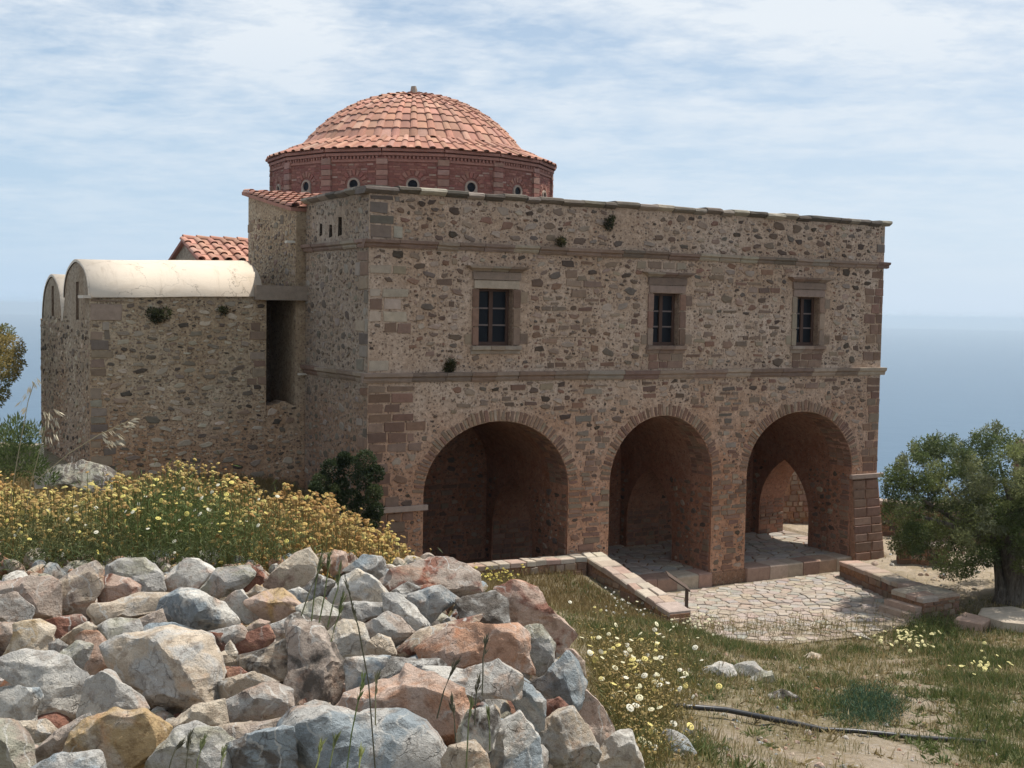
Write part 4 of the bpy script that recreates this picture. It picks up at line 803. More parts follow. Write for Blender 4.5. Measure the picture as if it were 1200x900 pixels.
def flag(mb, poly, z, pr, t):
    c = np.mean(poly, 0); n = len(poly); tl_ = rng.uniform(-.008, .008), rng.uniform(-.008, .008); vs = [(x, y, z-.03) for x, y in poly]
    vs += [(x+(c[0]-x)*.06, y+(c[1]-y)*.06, z+pr*.7+tl_[0]*(x-c[0])*4) for x, y in poly]; vs += [(x+(c[0]-x)*.18, y+(c[1]-y)*.18, z+pr+tl_[0]*(x-c[0])*4+tl_[1]*(y-c[1])*4) for x, y in poly]
    mb.add(vs, [(q*n+i, q*n+(i+1) % n, (q+1)*n+(i+1) % n, (q+1)*n+i) for q in range(2) for i in range(n)]+[tuple(2*n+i for i in range(n))], t)
for i, poly in sorted(cells, key=lambda c: c[1][0][1]):
    poly = [(x, y) for x, y in poly]; c = np.mean(poly, 0)
    if not in_poly(c[0], c[1], quad): continue
    if any(y > -.13 for x, y in poly): poly = [(x, min(y, -.13)) for x, y in poly]
    zz = cz-.012*max(0, -c[1]-2)
    if c[1] < -4.6 and rng.random() < .45: continue
    if k < 300: b = MB(); flag(b, poly, zz, rng.uniform(.008, .040), pick(rng, FLG, .09)); b.build('flagstone', MAT['stone'], court); k += 1
    else: flag(rest, poly, zz, rng.uniform(.012, .03), pick(rng, FLG))
if rest.v: tag(rest.build('flagstones', MAT['stone'], court), kind='stuff')
# loose flags on the loggia floor
rest = MB(); seeds = []
for i in range(4000):
    x, y = rng.uniform(6.7, 16.0), rng.uniform(.45, 4.2)
    if all((x-a)**2+(y-b)**2 > .3**2 for a, b in seeds): seeds.append((x, y))
for i, poly in voronoi(seeds, lambda p: [(p[0]-.6, p[1]-.6), (p[0]+.6, p[1]-.6), (p[0]+.6, min(p[1]+.6, 4.2)), (p[0]-.6, min(p[1]+.6, 4.2))], .03):
    poly = [(min(max(x, 6.66), 16.2), max(y, .52)) for x, y in poly]; flag(rest, poly, -.015, rng.uniform(.01, .03), pick(rng, FLG))
tag(rest.build('floor_flags', MAT['stone'], church), kind='stuff')
# ------------------------------------------------------------------ low walls
def stone_wall(root, A, B, wid, zt0, zt1, zb, pal, cap=True, side=1, n_h=.2):
    """wall from A to B (centre line), stones on both faces and ends, capstones on top"""
    A, B = np.array(A, float), np.array(B, float); d = B-A; ln = np.linalg.norm(d); d /= ln; nn_ = np.array([d[1], -d[0]])
    m = MB(); f = lambda s_, o, z: (A[0]+d[0]*s_+nn_[0]*o, A[1]+d[1]*s_+nn_[1]*o, z); w = wid/2
    m.add([f(0, w, zb), f(ln, w, zb), f(ln, w, zt1), f(0, w, zt0), f(0, -w, zb), f(ln, -w, zb), f(ln, -w, zt1), f(0, -w, zt0)], [(0, 1, 2, 3), (5, 4, 7, 6), (3, 2, 6, 7), (1, 5, 6, 2), (4, 0, 3, 7)], (.36, .285, .22)); m.build('core', MAT['mortar'], root)
    zt = lambda s_: zt0+(zt1-zt0)*s_/ln
    for sgn in (1, -1):                                    # face stones
        U = np.array([d[0], d[1], 0])*(1 if sgn > 0 else -1); Nn = np.array([nn_[0], nn_[1], 0])*sgn; O = np.array([*(A if sgn > 0 else B), 0])+Nn*w
        if np.cross(U, Zv)@Nn < 0: U = -U; O = np.array([*(B if sgn > 0 else A), 0])+Nn*w
        pl = (O, U, Nn); rev = U[:2]@d < 0; o2 = Occ(0, ln, zb, max(zt0, zt1)-.05); o2.block_fn(lambda u, z: z > np.where(rev, zt(ln-u), zt(u))-.07)
        for a_, pts, pr, t, dm in course_blocks(rng, o2, 0, ln, zb+.02, max(zt0, zt1), .11, .22, .18, .42, pal, .03, .12): b = MB(); poly_stone(b, pl, pts, pr+.01, t, .12, -.03, rng); b.build('stone', MAT['stone'], root)
    for s_ in (0, 1):
        pl = (np.array(f(ln if s_ else 0, w if s_ else -w, 0)), np.array([-nn_[0], -nn_[1], 0])*(1 if s_ else -1), np.array([d[0], d[1], 0])*(1 if s_ else -1))
        if np.cross(pl[1], Zv)@pl[2] < 0: pl = (pl[0]+pl[1]*wid, -pl[1], pl[2])
        o2 = Occ(0, wid, zb, (zt1 if s_ else zt0)-.04)
        for a_, pts, pr, t, dm in course_blocks(rng, o2, 0, wid, zb+.02, (zt1 if s_ else zt0)-.05, .12, .22, .2, .4, pal, .03, .05): b = MB(); poly_stone(b, pl, pts, pr+.01, t, .12, -.03, rng); b.build('stone', MAT['stone'], root)
    if cap:
        u = 0
        while u < ln-.05:
            l_ = min(rng.uniform(.25, .5), ln-u); l_ = ln-u if ln-(u+l_) < .15 else l_
            parts = [(-w-.03, w+.03)] if rng.random() < .4 else [(-w-.03, w*rng.uniform(-.25, .25)), (None, w+.03)]
            o_prev = None
            for p0, p1 in parts:
                p0 = o_prev+.015 if p0 is None else p0; o_prev = p1; J = lambda: rng.uniform(-.02, .02); z0, z1 = zt(u)+J()*.5, zt(u+l_)+J()*.5; th = rng.uniform(.06, .085)
                q = [(u+.008, p0), (u+l_-.008, p0), (u+l_-.008, p1), (u+.008, p1)]; q = [(a+J()*.5, b_+J()*.5) for a, b_ in q]; zz = [z0, z1, z1, z0]; c = np.mean(q, 0)
                b = MB(); vs = [f(a, o, z-.05) for (a, o), z in zip(q, zz)]+[f(a, o, z+th*.7) for (a, o), z in zip(q, zz)]+[f(a+(c[0]-a)*.1, o+(c[1]-o)*.1, z+th) for (a, o), z in zip(q, zz)]
                F = [(k_*4+i, k_*4+(i+1) % 4, (k_+1)*4+(i+1) % 4, (k_+1)*4+i) for k_ in range(2) for i in range(4)]+[(8, 9, 10, 11)]; b.add(vs, [g[::-1] for g in F], pick(rng, CAPS)); b.build('capstone', MAT['stone'], root)
            u += l_
CAPS = [((.41, .335, .27), 3), ((.37, .295, .235), 3), ((.44, .37, .30), 2), ((.385, .275, .215), 2)]
rng = random.Random(31)
lw = thing('low_wall', 'long low stone wall with pale capstones running from the pier between left and middle arch', 'wall', (5.85, -2, .2)); stone_wall(lw, (6.04, -.12), (5.76, -4.15), .52, .80, .24, -.7, RED+TAN)
lw2 = thing('terrace_wall', 'low pale topped wall along the foot of the left arch', 'wall', (3.4, -.3, .5)); stone_wall(lw2, (1.2, -.36), (5.66, -.30), .36, .86, .80, -.3, RED+TAN)
lw3 = thing('step_wall', 'low brick and stone wall ending in a block with three steps, right of the paved yard', 'wall', (13.4, -3.5, -.2)); stone_wall(lw3, (14.25, -.75), (13.25, -4.15), .55, .02, .05, -.8, RED+TAN)
stone_wall(lw3, (12.95, -4.15), (12.95, -5.15), 1.25, .08, .06, -.9, RED+TAN)
for i in range(3):
    zt_ = -.08-.14*i; x1 = 12.30-.20*i; q = MB(); q.box((x1-.21, -5.12+.02*i, -.95), (x1, -4.12-.02*i, zt_), pick(rng, CAPS)); q.build('step', MAT['stone'], lw3)
# ruined walls beyond the olive, outcrop, slabs
def ruin(name, label, A, B, wid, z0, z1, zb, cat='ruined wall', pal=None):
    t = thing(name, label, cat, ((A[0]+B[0])/2, (A[1]+B[1])/2, zb)); stone_wall(t, A, B, wid, z0, z1, zb, pal or (RED+RUB)); return t
ruin('ruined_wall', 'low reddish stub of rubble wall beside the right pier, left of the olive shade', (15.9, -1.0), (16.9, -1.9), .4, .48, .42, -.5)
ruin('ruined_wall', 'broken rubble wall behind the olive tree crown, pale stones on its top', (17.6, 3.2), (22.5, -.6), .5, 1.05, .85, -.9, pal=RUB+RED+TAN)
ruin('ruined_wall', 'reddish masonry wall seen sunlit through the right arch', (16.15, 5.2), (20.2, 4.6), .5, 2.9, 2.4, -.5, pal=RED+TAN)
ruin('ruined_wall', 'far stub of ruined wall at the right edge, above the olive crown', (25.6, 2.7), (28.5, .6), .9, 2.62, 2.5, -3, pal=RUB+GRY)
def flat_slab(label, pts, z, th, t):
    b = MB(); c = np.mean(pts, 0); n = len(pts); vs = [(x, y, z-th) for x, y in pts]+[(x, y, z-.03) for x, y in pts]+[(x+(c[0]-x)*.08, y+(c[1]-y)*.08, z) for x, y in pts]
    b.add(vs, [(k*n+i, k*n+(i+1) % n, (k+1)*n+(i+1) % n, (k+1)*n+i) for k in range(2) for i in range(n)]+[tuple(2*n+i for i in range(n))], t); tag(b.build('stone_slab', MAT['stone']), label, 'slab')
G = lambda px, py, z: tuple(onz(px, py, z)[:2])
flat_slab('pinkish flat slab lying beside the step block', [G(1118, 727, -.25), G(1150, 733, -.25), G(1163, 727, -.25), G(1130, 719, -.25)], -.2, .3, (.42, .29, .22))
flat_slab('large pale flat slab in the grass below the olive trunk', [G(1146, 722, -.22), G(1175, 731, -.22), G(1225, 736, -.22), G(1225, 722, -.22), G(1186, 713, -.22), G(1150, 715, -.22)], -.15, .35, (.47, .395, .31))
# information stand seen edge-on
st = thing('information_stand', 'rusty metal lectern stand with slanted panel at the end of the long low wall', 'sign stand', (*onz(804, 728, -.38)[:2], -.4))
p0 = onz(804, 728, -.38); top_ = p0+np.array([0, 0, .86]); vd = np.array([math.sin(_y), math.cos(_y), 0]); rd = np.array([math.cos(_y), -math.sin(_y), 0])
b = MB(); q = [p0+rd*sx*.035+vd*sy*.05 for sx, sy in ((-1, -1), (1, -1), (1, 1), (-1, 1))]; b.add([c-np.array([0, 0, .2]) for c in q]+[c+np.array([0, 0, .80]) for c in q], [(0, 1, 5, 4), (1, 2, 6, 5), (2, 3, 7, 6), (3, 0, 4, 7), (4, 5, 6, 7)]); b.build('post', MAT['rust'], st)
b = MB(); e0 = p0+np.array([0, 0, .80])+rd*.04; e1 = p0+np.array([0, 0, 1.14])-rd*.47; nn2 = np.cross(e1-e0, vd); nn2 /= np.linalg.norm(nn2); q = [e0-vd*.30, e1-vd*.30, e1+vd*.30, e0+vd*.30]
b.add([c for c in q]+[c+nn2*.03 for c in q], [(0, 1, 2, 3), (7, 6, 5, 4), (0, 4, 5, 1), (1, 5, 6, 2), (2, 6, 7, 3), (3, 7, 4, 0)]); b.build('panel', MAT['rust'], st)
# hose
hp = [ground_hit(x, y)+np.array([0, 0, dz_]) for x, y, dz_ in ((782, 833, .06), (810, 838, .10), (850, 844, .13), (890, 849, .10), (930, 853, .06), (965, 857, .02), (1000, 861, .05), (1040, 866, .06), (1075, 869, .05), (1110, 871, .05), (1156, 873, .04))]
b = MB(); b.tube(hp, [.034]*6+[.028, .033, .032, .03, .028], 10, (.02, .02, .02)); tag(b.build('hose_pipe', MAT['rubber'], smooth=True), 'black plastic water pipe lying across the grass at lower right', 'pipe')
# ------------------------------------------------------------------ rubble boulders (outline where each shows, depth from the pile it lies on)
KC = dict(W=(.63, .595, .53), G=(.44, .42, .385), B=(.30, .335, .35), T=(.51, .42, .32), O=(.50, .355, .19), X=(.47, .275, .18), P=(.53, .395, .315), R=(.28, .14, .10), D=(.13, .112, .095), M=(.42, .345, .285), E=(.40, .38, .30), C=(.62, .53, .41))
ROCKS = [
('M','P',"large mottled pinkish boulder at the left edge, in front of the daisies",[(-15,690),(10,684),(33,678),(55,679),(66,686),(66,708),(66,722),(45,732),(20,720),(-15,712)]),
('M','G',"speckled grey-pink boulder cut by the left edge, in front of the large pinkish one",[(-15,702),(15,696),(38,712),(35,729),(10,732),(-15,730)]),
('M','T',"tilted tan mottled boulder with a dark overhang, near the left edge beside daisies",[(63,706),(67,685),(87,670),(107,662),(115,670),(117,690),(107,709),(100,726),(85,723),(66,723)]),
('G','E',"big grey-green boulder on top of the pile against the daisies, left half",[(127,663),(142,657),(168,656),(185,672),(192,692),(175,699),(150,703),(125,695)]),
('P','R',"rock streaked dark red below the big grey-green boulder",[(114,680),(130,675),(150,679),(161,688),(160,700),(140,709),(118,710)]),
('T','G',"long flat tan slab under the red streaked rock",[(107,718),(113,707),(130,706),(158,698),(200,697),(206,712),(173,719),(135,731),(112,734)]),
('R','M',"small dark rose block below the tilted tan boulder",[(47,731),(67,724),(92,722),(99,730),(84,745),(70,750),(58,742)]),
('M','D',"brown shaded rock at the left edge above the pale marbled boulder",[(-12,731),(13,732),(22,742),(12,760),(-12,775)]),
('C','O',"cream and ochre boulder left of the terracotta stone",[(3,772),(17,747),(16,733),(42,730),(61,738),(58,749),(69,774),(35,780),(10,778)]),
('C','T',"small cream stone behind the terracotta stone",[(73,748),(87,737),(100,730),(113,736),(103,746),(90,753),(78,757)]),
('G','D',"tiny dark grey stone between the cream boulder and the terracotta stone",[(57,755),(67,750),(79,757),(68,770),(58,766)]),
('G','E',"grey green rock half hidden behind the terracotta stone",[(66,770),(90,752),(107,757),(102,787),(78,788)]),
('X','P',"smooth terracotta orange egg shaped stone standing upright",[(91,748),(100,742),(113,743),(123,757),(135,783),(128,790),(113,791),(97,790),(88,775)]),
('E','G',"olive grey flat rock just right of the terracotta stone top",[(113,737),(127,727),(158,728),(165,742),(140,755),(126,757),(117,750)]),
('M','T',"small brown wedge under the long flat tan slab",[(157,728),(188,715),(193,729),(167,739)]),
('B','G',"flat blue grey slab above the huge granular boulder",[(158,744),(175,733),(205,730),(227,738),(224,748),(190,752),(165,752)]),
('T','G',"huge granular tan and grey boulder in the middle of the left half",[(124,762),(150,749),(190,745),(238,751),(252,775),(258,800),(261,824),(235,829),(200,836),(175,843),(160,828),(143,802),(132,782)]),
('G','W',"big marbled pale grey boulder with a black patch, lower left",[(-8,785),(15,771),(30,768),(55,772),(75,777),(100,795),(105,801),(99,818),(93,842),(75,851),(62,853),(45,847),(40,822),(20,808),(-8,810)]),
('B','W',"pale bluish block at the left edge, resting on the marbled boulder",[(-8,812),(20,806),(44,808),(46,821),(38,832),(38,848),(18,850),(-8,846)]),
('G','W',"silvery triangular rock below the terracotta stone",[(107,797),(122,787),(133,793),(150,808),(168,832),(158,842),(125,842),(100,845),(94,837)]),
('O','T',"large ochre yellow boulder at the bottom, left of centre",[(82,885),(87,858),(107,844),(133,834),(167,837),(190,858),(190,878),(173,895),(150,908),(105,910),(88,903)]),
('M','G',"long grey wedge leaning left of the ochre boulder",[(37,884),(65,858),(97,840),(104,846),(84,861),(70,882),(42,898)]),
('C','T',"beige flat stone under the pale bluish block",[(15,846),(50,845),(66,857),(56,866),(33,870),(15,862)]),
('E','M',"greenish brown rock in the bottom left corner",[(-10,846),(15,849),(33,874),(38,898),(22,912),(-10,912)]),
('B','G',"smooth blue grey rock at the bottom edge left of the ochre boulder",[(38,902),(67,883),(93,884),(112,884),(120,914),(50,918)]),
('W','P',"white topped pink boulder on the crest, third of the row under the daisies",[(190,682),(203,668),(218,656),(230,658),(250,671),(243,685),(230,692),(200,698),(190,693)]),
('G','E',"flat topped grey boulder on the crest, right of the white topped pink one",[(237,690),(253,668),(288,665),(299,673),(279,694),(260,700),(243,698)]),
('M','R',"brown knob rock leaning on the flat topped grey boulder",[(277,688),(290,668),(302,663),(313,678),(299,690),(283,693)]),
('C','P',"peaked pinkish white boulder on the crest, tallest of the row",[(312,682),(327,665),(347,650),(360,645),(369,658),(369,676),(355,692),(333,694),(315,692)]),
('W','B',"large white and slate blue boulder with a dark underside, mid left",[(188,718),(195,702),(222,689),(243,695),(257,708),(275,725),(275,735),(247,738),(230,743),(207,735)]),
('W','P',"small pale pink stone between the white and slate boulder and the orange rock",[(261,708),(273,695),(283,693),(292,703),(303,722),(287,730),(273,721)]),
('P','O',"orange pink boulder with a dark red underside, left of the grass stalks",[(287,707),(307,697),(330,692),(353,713),(346,728),(325,731),(307,723)]),
('T','O',"small tan stone behind the orange pink boulder",[(289,697),(300,686),(315,692),(300,703)]),
('B','W',"small bluish stone under the peaked pinkish white boulder",[(333,695),(350,689),(367,699),(348,709)]),
('R','X',"smooth red brown rock in the hollow left of the dark standing stone",[(271,755),(287,743),(312,735),(320,748),(311,764),(282,772)]),
('P','T',"little pink topped stone above the red brown rock",[(287,737),(303,727),(315,730),(308,741),(293,744)]),
('W','G',"pale slab touching the top of the dark standing stone on its left",[(313,735),(340,724),(344,742),(326,752)]),
('G','M',"greyish rock above the huge granular boulder's right shoulder",[(230,757),(247,740),(280,735),(289,747),(275,756),(267,772),(245,765)]),
('R','D',"dark red triangular shard on the greyish rock",[(242,762),(248,742),(260,743),(271,757),(264,770)]),
('W','C',"white upright shard beside the dark red triangular one",[(264,758),(269,752),(278,765),(275,776),(265,773)]),
('T','C',"tan rock wedged at the right shoulder of the huge granular boulder",[(243,767),(262,765),(277,775),(259,787),(248,782)]),
('T','D',"tan topped rock with blackened lower face, left of the standing stone",[(281,770),(307,763),(330,753),(342,756),(342,793),(322,801),(290,793)]),
('X','R',"small terracotta red stone right of the huge granular boulder",[(254,791),(263,783),(280,783),(290,791),(275,800),(257,800)]),
('T','G',"tan grey pointed slab below the small terracotta red stone",[(256,800),(273,795),(297,788),(325,800),(312,810),(280,817),(261,824)]),
('G','M',"large grey block with a smooth shaded face, left of the standing stone foot",[(261,826),(287,812),(313,803),(338,812),(340,842),(300,849),(263,852)]),
('C','T',"cream flat rock at the lower right of the huge granular boulder",[(195,852),(230,826),(259,822),(264,849),(230,854)]),
('G','E',"pale grey speckled boulder behind the dark grass tips at the bottom edge",[(178,892),(205,858),(230,851),(254,856),(275,883),(272,914),(180,916)]),
('T','M',"long tan slab edge between the grey block and the blue grey boulder",[(253,855),(263,850),(300,847),(338,840),(340,854),(300,863),(267,870)]),
('D','B',"dark shaded rock under the long tan slab, bottom edge",[(268,873),(300,860),(343,852),(348,910),(282,916)]),
('D','M',"dark brown upright standing stone with broken flat top",[(337,735),(342,727),(350,726),(360,733),(375,735),(386,755),(396,775),(406,790),(409,815),(402,836),(365,842),(336,842),(333,800),(338,775)]),
('B','G',"very large blue grey boulder at the bottom centre",[(332,853),(350,836),(385,830),(415,841),(467,841),(490,850),(507,870),(524,893),(522,920),(330,920),(322,882)]),
('P','X',"rusty pink granular boulder above the very large blue grey one",[(404,833),(413,815),(442,805),(467,798),(474,788),(512,795),(537,808),(547,832),(539,856),(520,884),(507,875),(490,856),(467,846),(410,841)]),
('D','G',"dark slate grey rock above the rusty pink granular boulder",[(438,797),(460,772),(483,774),(512,774),(520,784),(489,790),(467,801)]),
('B','W',"flat light blue stone right of the standing stone",[(405,772),(455,772),(440,794),(434,806),(408,808)]),
('C','T',"rounded cream stone near the grass stalks, centre of the pile",[(429,756),(443,744),(456,750),(464,766),(454,775),(432,774)]),
('C','W',"granular cream rock touching the right shoulder of the standing stone",[(378,749),(402,729),(424,733),(431,751),(424,775),(400,772)]),
('G','M',"wide grey brown flat rock behind the rounded cream stone",[(425,734),(453,719),(463,722),(487,741),(460,757),(447,746),(430,749)]),
('G','W',"grey slab with a white sloping top, centre of the pile",[(450,698),(467,697),(483,711),(503,733),(488,741),(475,732),(453,718)]),
('G','B',"tilted grey slab right of the white topped slab",[(480,714),(480,698),(515,688),(537,705),(517,716),(503,731),(490,721)]),
('D','G',"dark topped slab behind the two tilted grey slabs",[(455,696),(477,683),(491,689),(482,702),(463,703)]),
('T','R',"long leaning tan slab with a rust brown lower face",[(465,763),(493,740),(543,727),(563,722),(546,742),(512,757),(478,771)]),
('M','R',"rust and pink conglomerate boulder on the crest in front of the left arch",[(446,684),(463,667),(497,658),(522,654),(538,661),(555,672),(559,692),(539,704),(510,692),(477,690),(453,695)]),
('G','B',"rounded grey boulder on the crest left of the rust conglomerate",[(403,669),(427,652),(447,654),(452,673),(446,686),(432,678)]),
('W','C',"bright white smooth boulder in front of the rounded grey one",[(387,702),(403,677),(420,669),(440,679),(453,697),(449,711),(430,717),(390,711)]),
('P','X',"small pink stone on the crest behind the grass stalks",[(381,658),(390,646),(404,649),(407,667),(390,674)]),
('G','D',"grey wedge below the bright white boulder",[(388,710),(415,706),(450,709),(455,720),(427,727),(398,724)]),
('D','G',"dark rock behind the grass stalks below the small pink stone",[(353,692),(372,675),(392,683),(382,698),(362,704)]),
('W','E',"pale stone behind the grass stalks above the standing stone",[(348,713),(375,701),(397,719),(387,738),(360,737)]),
('D','G',"dark grey angular rock left of the red conglomerate",[(537,704),(550,698),(578,695),(592,705),(594,730),(565,726),(543,725)]),
('P','R',"tall red and pink conglomerate boulder at the upper right of the pile",[(585,694),(603,682),(630,691),(643,712),(672,740),(662,760),(648,766),(633,748),(597,732)]),
('X','P',"broad orange boulder with a horizontal crack, right part of the pile",[(493,760),(530,738),(560,732),(602,734),(615,745),(614,767),(622,789),(605,783),(583,780),(560,785),(520,784),(498,774)]),
('G','E',"grey green block right of the broad orange boulder",[(612,738),(633,734),(649,757),(645,783),(634,793),(619,786),(609,759)]),
('B','G',"pale slate rock at the right rim under the red conglomerate",[(640,790),(665,766),(677,783),(685,803),(678,826),(668,838),(652,820),(633,827),(619,806)]),
('P','T',"thin pink capped rock on the right rim beside the white daisies",[(660,760),(672,762),(684,775),(686,792),(675,786),(663,774)]),
('W','G',"wide pale slab with a dark hollow under its front, right of centre",[(503,784),(540,785),(580,776),(606,793),(606,822),(592,818),(568,818),(555,826),(530,816),(508,799)]),
('G','B',"grey cracked rock in the middle of the right slope",[(602,796),(624,806),(638,823),(636,852),(625,861),(612,842),(598,820)]),
('R','D',"dark brown hollow faced block between the two pale slate rocks",[(631,829),(654,817),(669,834),(638,854)]),
('W','D',"mottled white stone with a dark spot above the tan bottom stone",[(551,834),(577,830),(586,846),(577,874),(562,881),(538,875)]),
('B','W',"bluish grey rock at the bottom right of the pile",[(581,856),(608,839),(629,864),(633,910),(573,916),(578,882)]),
('T','G',"tan and grey pyramid shaped rock at the lower right of the pile",[(624,864),(650,843),(672,833),(689,856),(700,882),(690,906),(655,914),(630,910)]),
('P','M',"pinkish brown slab leaning on the lower right rim",[(672,829),(683,806),(701,822),(716,848),(725,875),(722,890),(698,890),(688,862)]),
('W','T',"cream white rock at the lower right corner of the pile",[(688,900),(723,862),(740,861),(750,890),(755,914),(700,918)]),
('C','T',"smooth tan stone at the bottom edge right of the blue grey boulder",[(518,895),(528,877),(555,872),(568,886),(573,916),(522,918)]),
('E','P',"small pale green stone between rusty pink boulder and mottled white stone",[(535,860),(548,835),(558,838),(555,872),(538,876)]),
]
def ico(n):
    import bmesh
    bm = bmesh.new(); bmesh.ops.create_icosphere(bm, subdivisions=n, radius=1); v = np.array([q.co[:] for q in bm.verts]); f = np.array([[w.index for w in q.verts] for q in bm.faces]); bm.free(); return v, f
ICO = {n: ico(n) for n in (2, 3, 4, 5)}
def rock_shape(rs, lvl, nplanes=14, lo=.26, hi=.56, front=True):
    v, f = ICO[lvl]; v = v.copy()
    for _ in range(nplanes):
        n = rs.normal(size=3)
        if front: n[2] = abs(n[2])*rs.choice([1, 1, -.6])+.2; n[1] = n[1]*1.15+.28
        n /= np.linalg.norm(n); h = min(.93, rs.uniform(lo, hi)+(.42*math.hypot(n[0], n[1])**2 if front else .15)); d = v@n-h; v = v-np.where(d > 0, d, 0)[:, None]*n*.985
    return v, f
def fract(P, sc_, oct_, seed, gain=.5):
    out = np.zeros(len(P)); a = 1.
    for k in range(oct_):
        out += a*np.array([noise.noise(Vector(p*sc_*2**k+seed+k*7)) for p in P]); a *= gain
    return out
RMESH = []
def boulder(i, c1, c2, label, poly, depth=None, obj_name='boulder'):
    rs = np.random.default_rng(100+i*7); P = np.array(poly, float); c = P.mean(0); area = .5*abs(np.dot(P[:, 0], np.roll(P[:, 1], 1))-np.dot(P[:, 1], np.roll(P[:, 0], 1))); r0 = math.sqrt(area/PI)
    if depth is None:
        zc = 4.72-.85*np.clip((c[0]-575)/165, 0, 1)*np.clip((c[1]-640)/230, 0, 1)**.8
        d = (CAM[2]-zc)/(-ray(c[0], c[1])[2])
    else: d = depth
    mpp = d/FPX; ang = np.arctan2(-(P[:, 1]-c[1]), P[:, 0]-c[0]); rad = np.hypot(P[:, 0]-c[0], P[:, 1]-c[1]); o = np.argsort(ang); ang, rad = ang[o], rad[o]
    lvl = 5 if r0 > 32 else 4; v, f = rock_shape(rs, lvl)
    s = np.hypot(v[:, 0], v[:, 1]); th = np.arctan2(v[:, 1], v[:, 0]); nbk = 40; bi = ((th+PI)/(2*PI)*nbk).astype(int) % nbk
    smax = np.array([max(s[bi == k].max() if (bi == k).any() else 1, .3) for k in range(nbk)]); smax = np.maximum(np.maximum(np.roll(smax, 1), np.roll(smax, -1))*.5+smax*.5, smax); sm = np.interp((th+PI)/(2*PI)*nbk, np.arange(-1, nbk+1)+.5, np.concatenate([smax[-1:], smax, smax[:1]]))
    gr = np.linspace(-PI, PI, 361); Q = np.stack([rad*np.cos(ang), rad*np.sin(ang)], 1); Q2 = np.roll(Q, -1, 0); rg_ = np.full(361, 0.)
    for (x1, y1), (x2, y2) in zip(Q, Q2):                  # straight edges between the traced corners
        ex, ey = x2-x1, y2-y1; den = np.cos(gr)*ey-np.sin(gr)*ex; den = np.where(np.abs(den) < 1e-9, 1e-9, den); t_ = (x1*ey-y1*ex)/den; k_ = (x1*np.sin(gr)-y1*np.cos(gr))/den; rg_ = np.where((t_ > 0) & (k_ >= -1e-6) & (k_ <= 1+1e-6), np.maximum(rg_, t_), rg_)
    rg_ = np.where(rg_ <= 0, r0, rg_); Rr = np.interp(th, gr, rg_)*mpp*1.16
    T = r0*mpp*rs.uniform(.85, 1.1); lat = np.stack([v[:, 0]/np.maximum(sm, .72)*Rr, v[:, 1]/np.maximum(sm, .72)*Rr], 1); dep = v[:, 2]*T
    X = lat[:, :1]*_rt+lat[:, 1:2]*_up-dep[:, None]*_f
    w = X/(r0*mpp); rn = (1-np.abs(fract(w, 2.2, 3, i*3.1, .55)))-.72; fb = fract(w, 1.0, 2, i*1.7); st = fract(w*np.array([.6, .6, 1.6]), 3.5, 2, i*5.3)
    nrm = X/np.linalg.norm(X, axis=1)[:, None]; X = X+nrm*(r0*mpp)*(.03*fb+.03*rn+.024*np.sign(st)*np.abs(st)**.5)[:, None]
    if lvl == 5: X = X+nrm*(fract(w, 7, 2, i*2.3)*.014*r0*mpp)[:, None]
    ctr = CAM+ray(c[0], c[1])*d; me = bpy.data.meshes.new(obj_name); me.from_pydata(X.tolist(), [], f.tolist())
    k1, k2 = np.array(KC[c1]), np.array(KC[c2]); j = rs.uniform(.88, 1.12); attr(me, 'tint', np.tile(k1*j, (len(X), 1))); attr(me, 'tint2', np.tile(k2*rs.uniform(.88, 1.1), (len(X), 1)))
    me.polygons.foreach_set('use_smooth', [True]*len(me.polygons)); me.set_sharp_from_angle(angle=math.radians(15)); me.materials.append(MAT['rock']); ob = bpy.data.objects.new(obj_name, me); put(ob, None, ctr); tag(ob, label, 'rock', 'rubble rocks heaped in the foreground'); return ob
for i, (c1, c2, lab, poly) in enumerate(ROCKS): boulder(i, c1, c2, lab, poly)
p = ground_hit(790, 884); ob = boulder(200, 'B', 'G', "lone grey rock in the weeds just right of the pile's foot", [(768, 870), (784, 856), (804, 867), (815, 884), (806, 895), (770, 891)], depth=float((p-CAM)@_f)); del ob['group']
for q, (lab, poly, dn) in enumerate([("low whitish lichened outcrop in the grass above the water pipe, leftmost of its group", [(818, 792), (830, 782), (846, 777), (858, 781), (862, 791), (846, 797), (828, 798)], 8), ("grey crumbling outcrop in the middle of the lichened group", [(852, 788), (866, 779), (884, 777), (893, 786), (886, 797), (864, 800)], 8), ("greenish grey outcrop at the right end of the lichened group", [(880, 797), (892, 786), (904, 788), (908, 800), (896, 808)], 6), ("dark grey stone lowest of the outcrop rocks above the pipe", [(902, 816), (918, 809), (935, 817), (942, 828), (925, 830), (908, 825)], 4), ("small pale stone between the outcrop and the paved yard", [(944, 770), (952, 765), (962, 768), (963, 777), (950, 779)], 3)]):
    c = np.mean(poly, 0); p = ground_hit(c[0], c[1]+dn); ob = boulder(210+q, ['G', 'G', 'E', 'D', 'C'][q], ['W', 'E', 'G', 'G', 'T'][q], lab, poly, depth=float((p-CAM)@_f)+.25); del ob['group']
p = ground_hit(85, 552); ob = boulder(220, 'D', 'E', "grey rock mass at the foot of the chapel corner behind the daisies", [(40, 568), (52, 552), (72, 546), (96, 542), (116, 548), (130, 560), (132, 580), (90, 590), (44, 585)], depth=24.5); del ob['group']
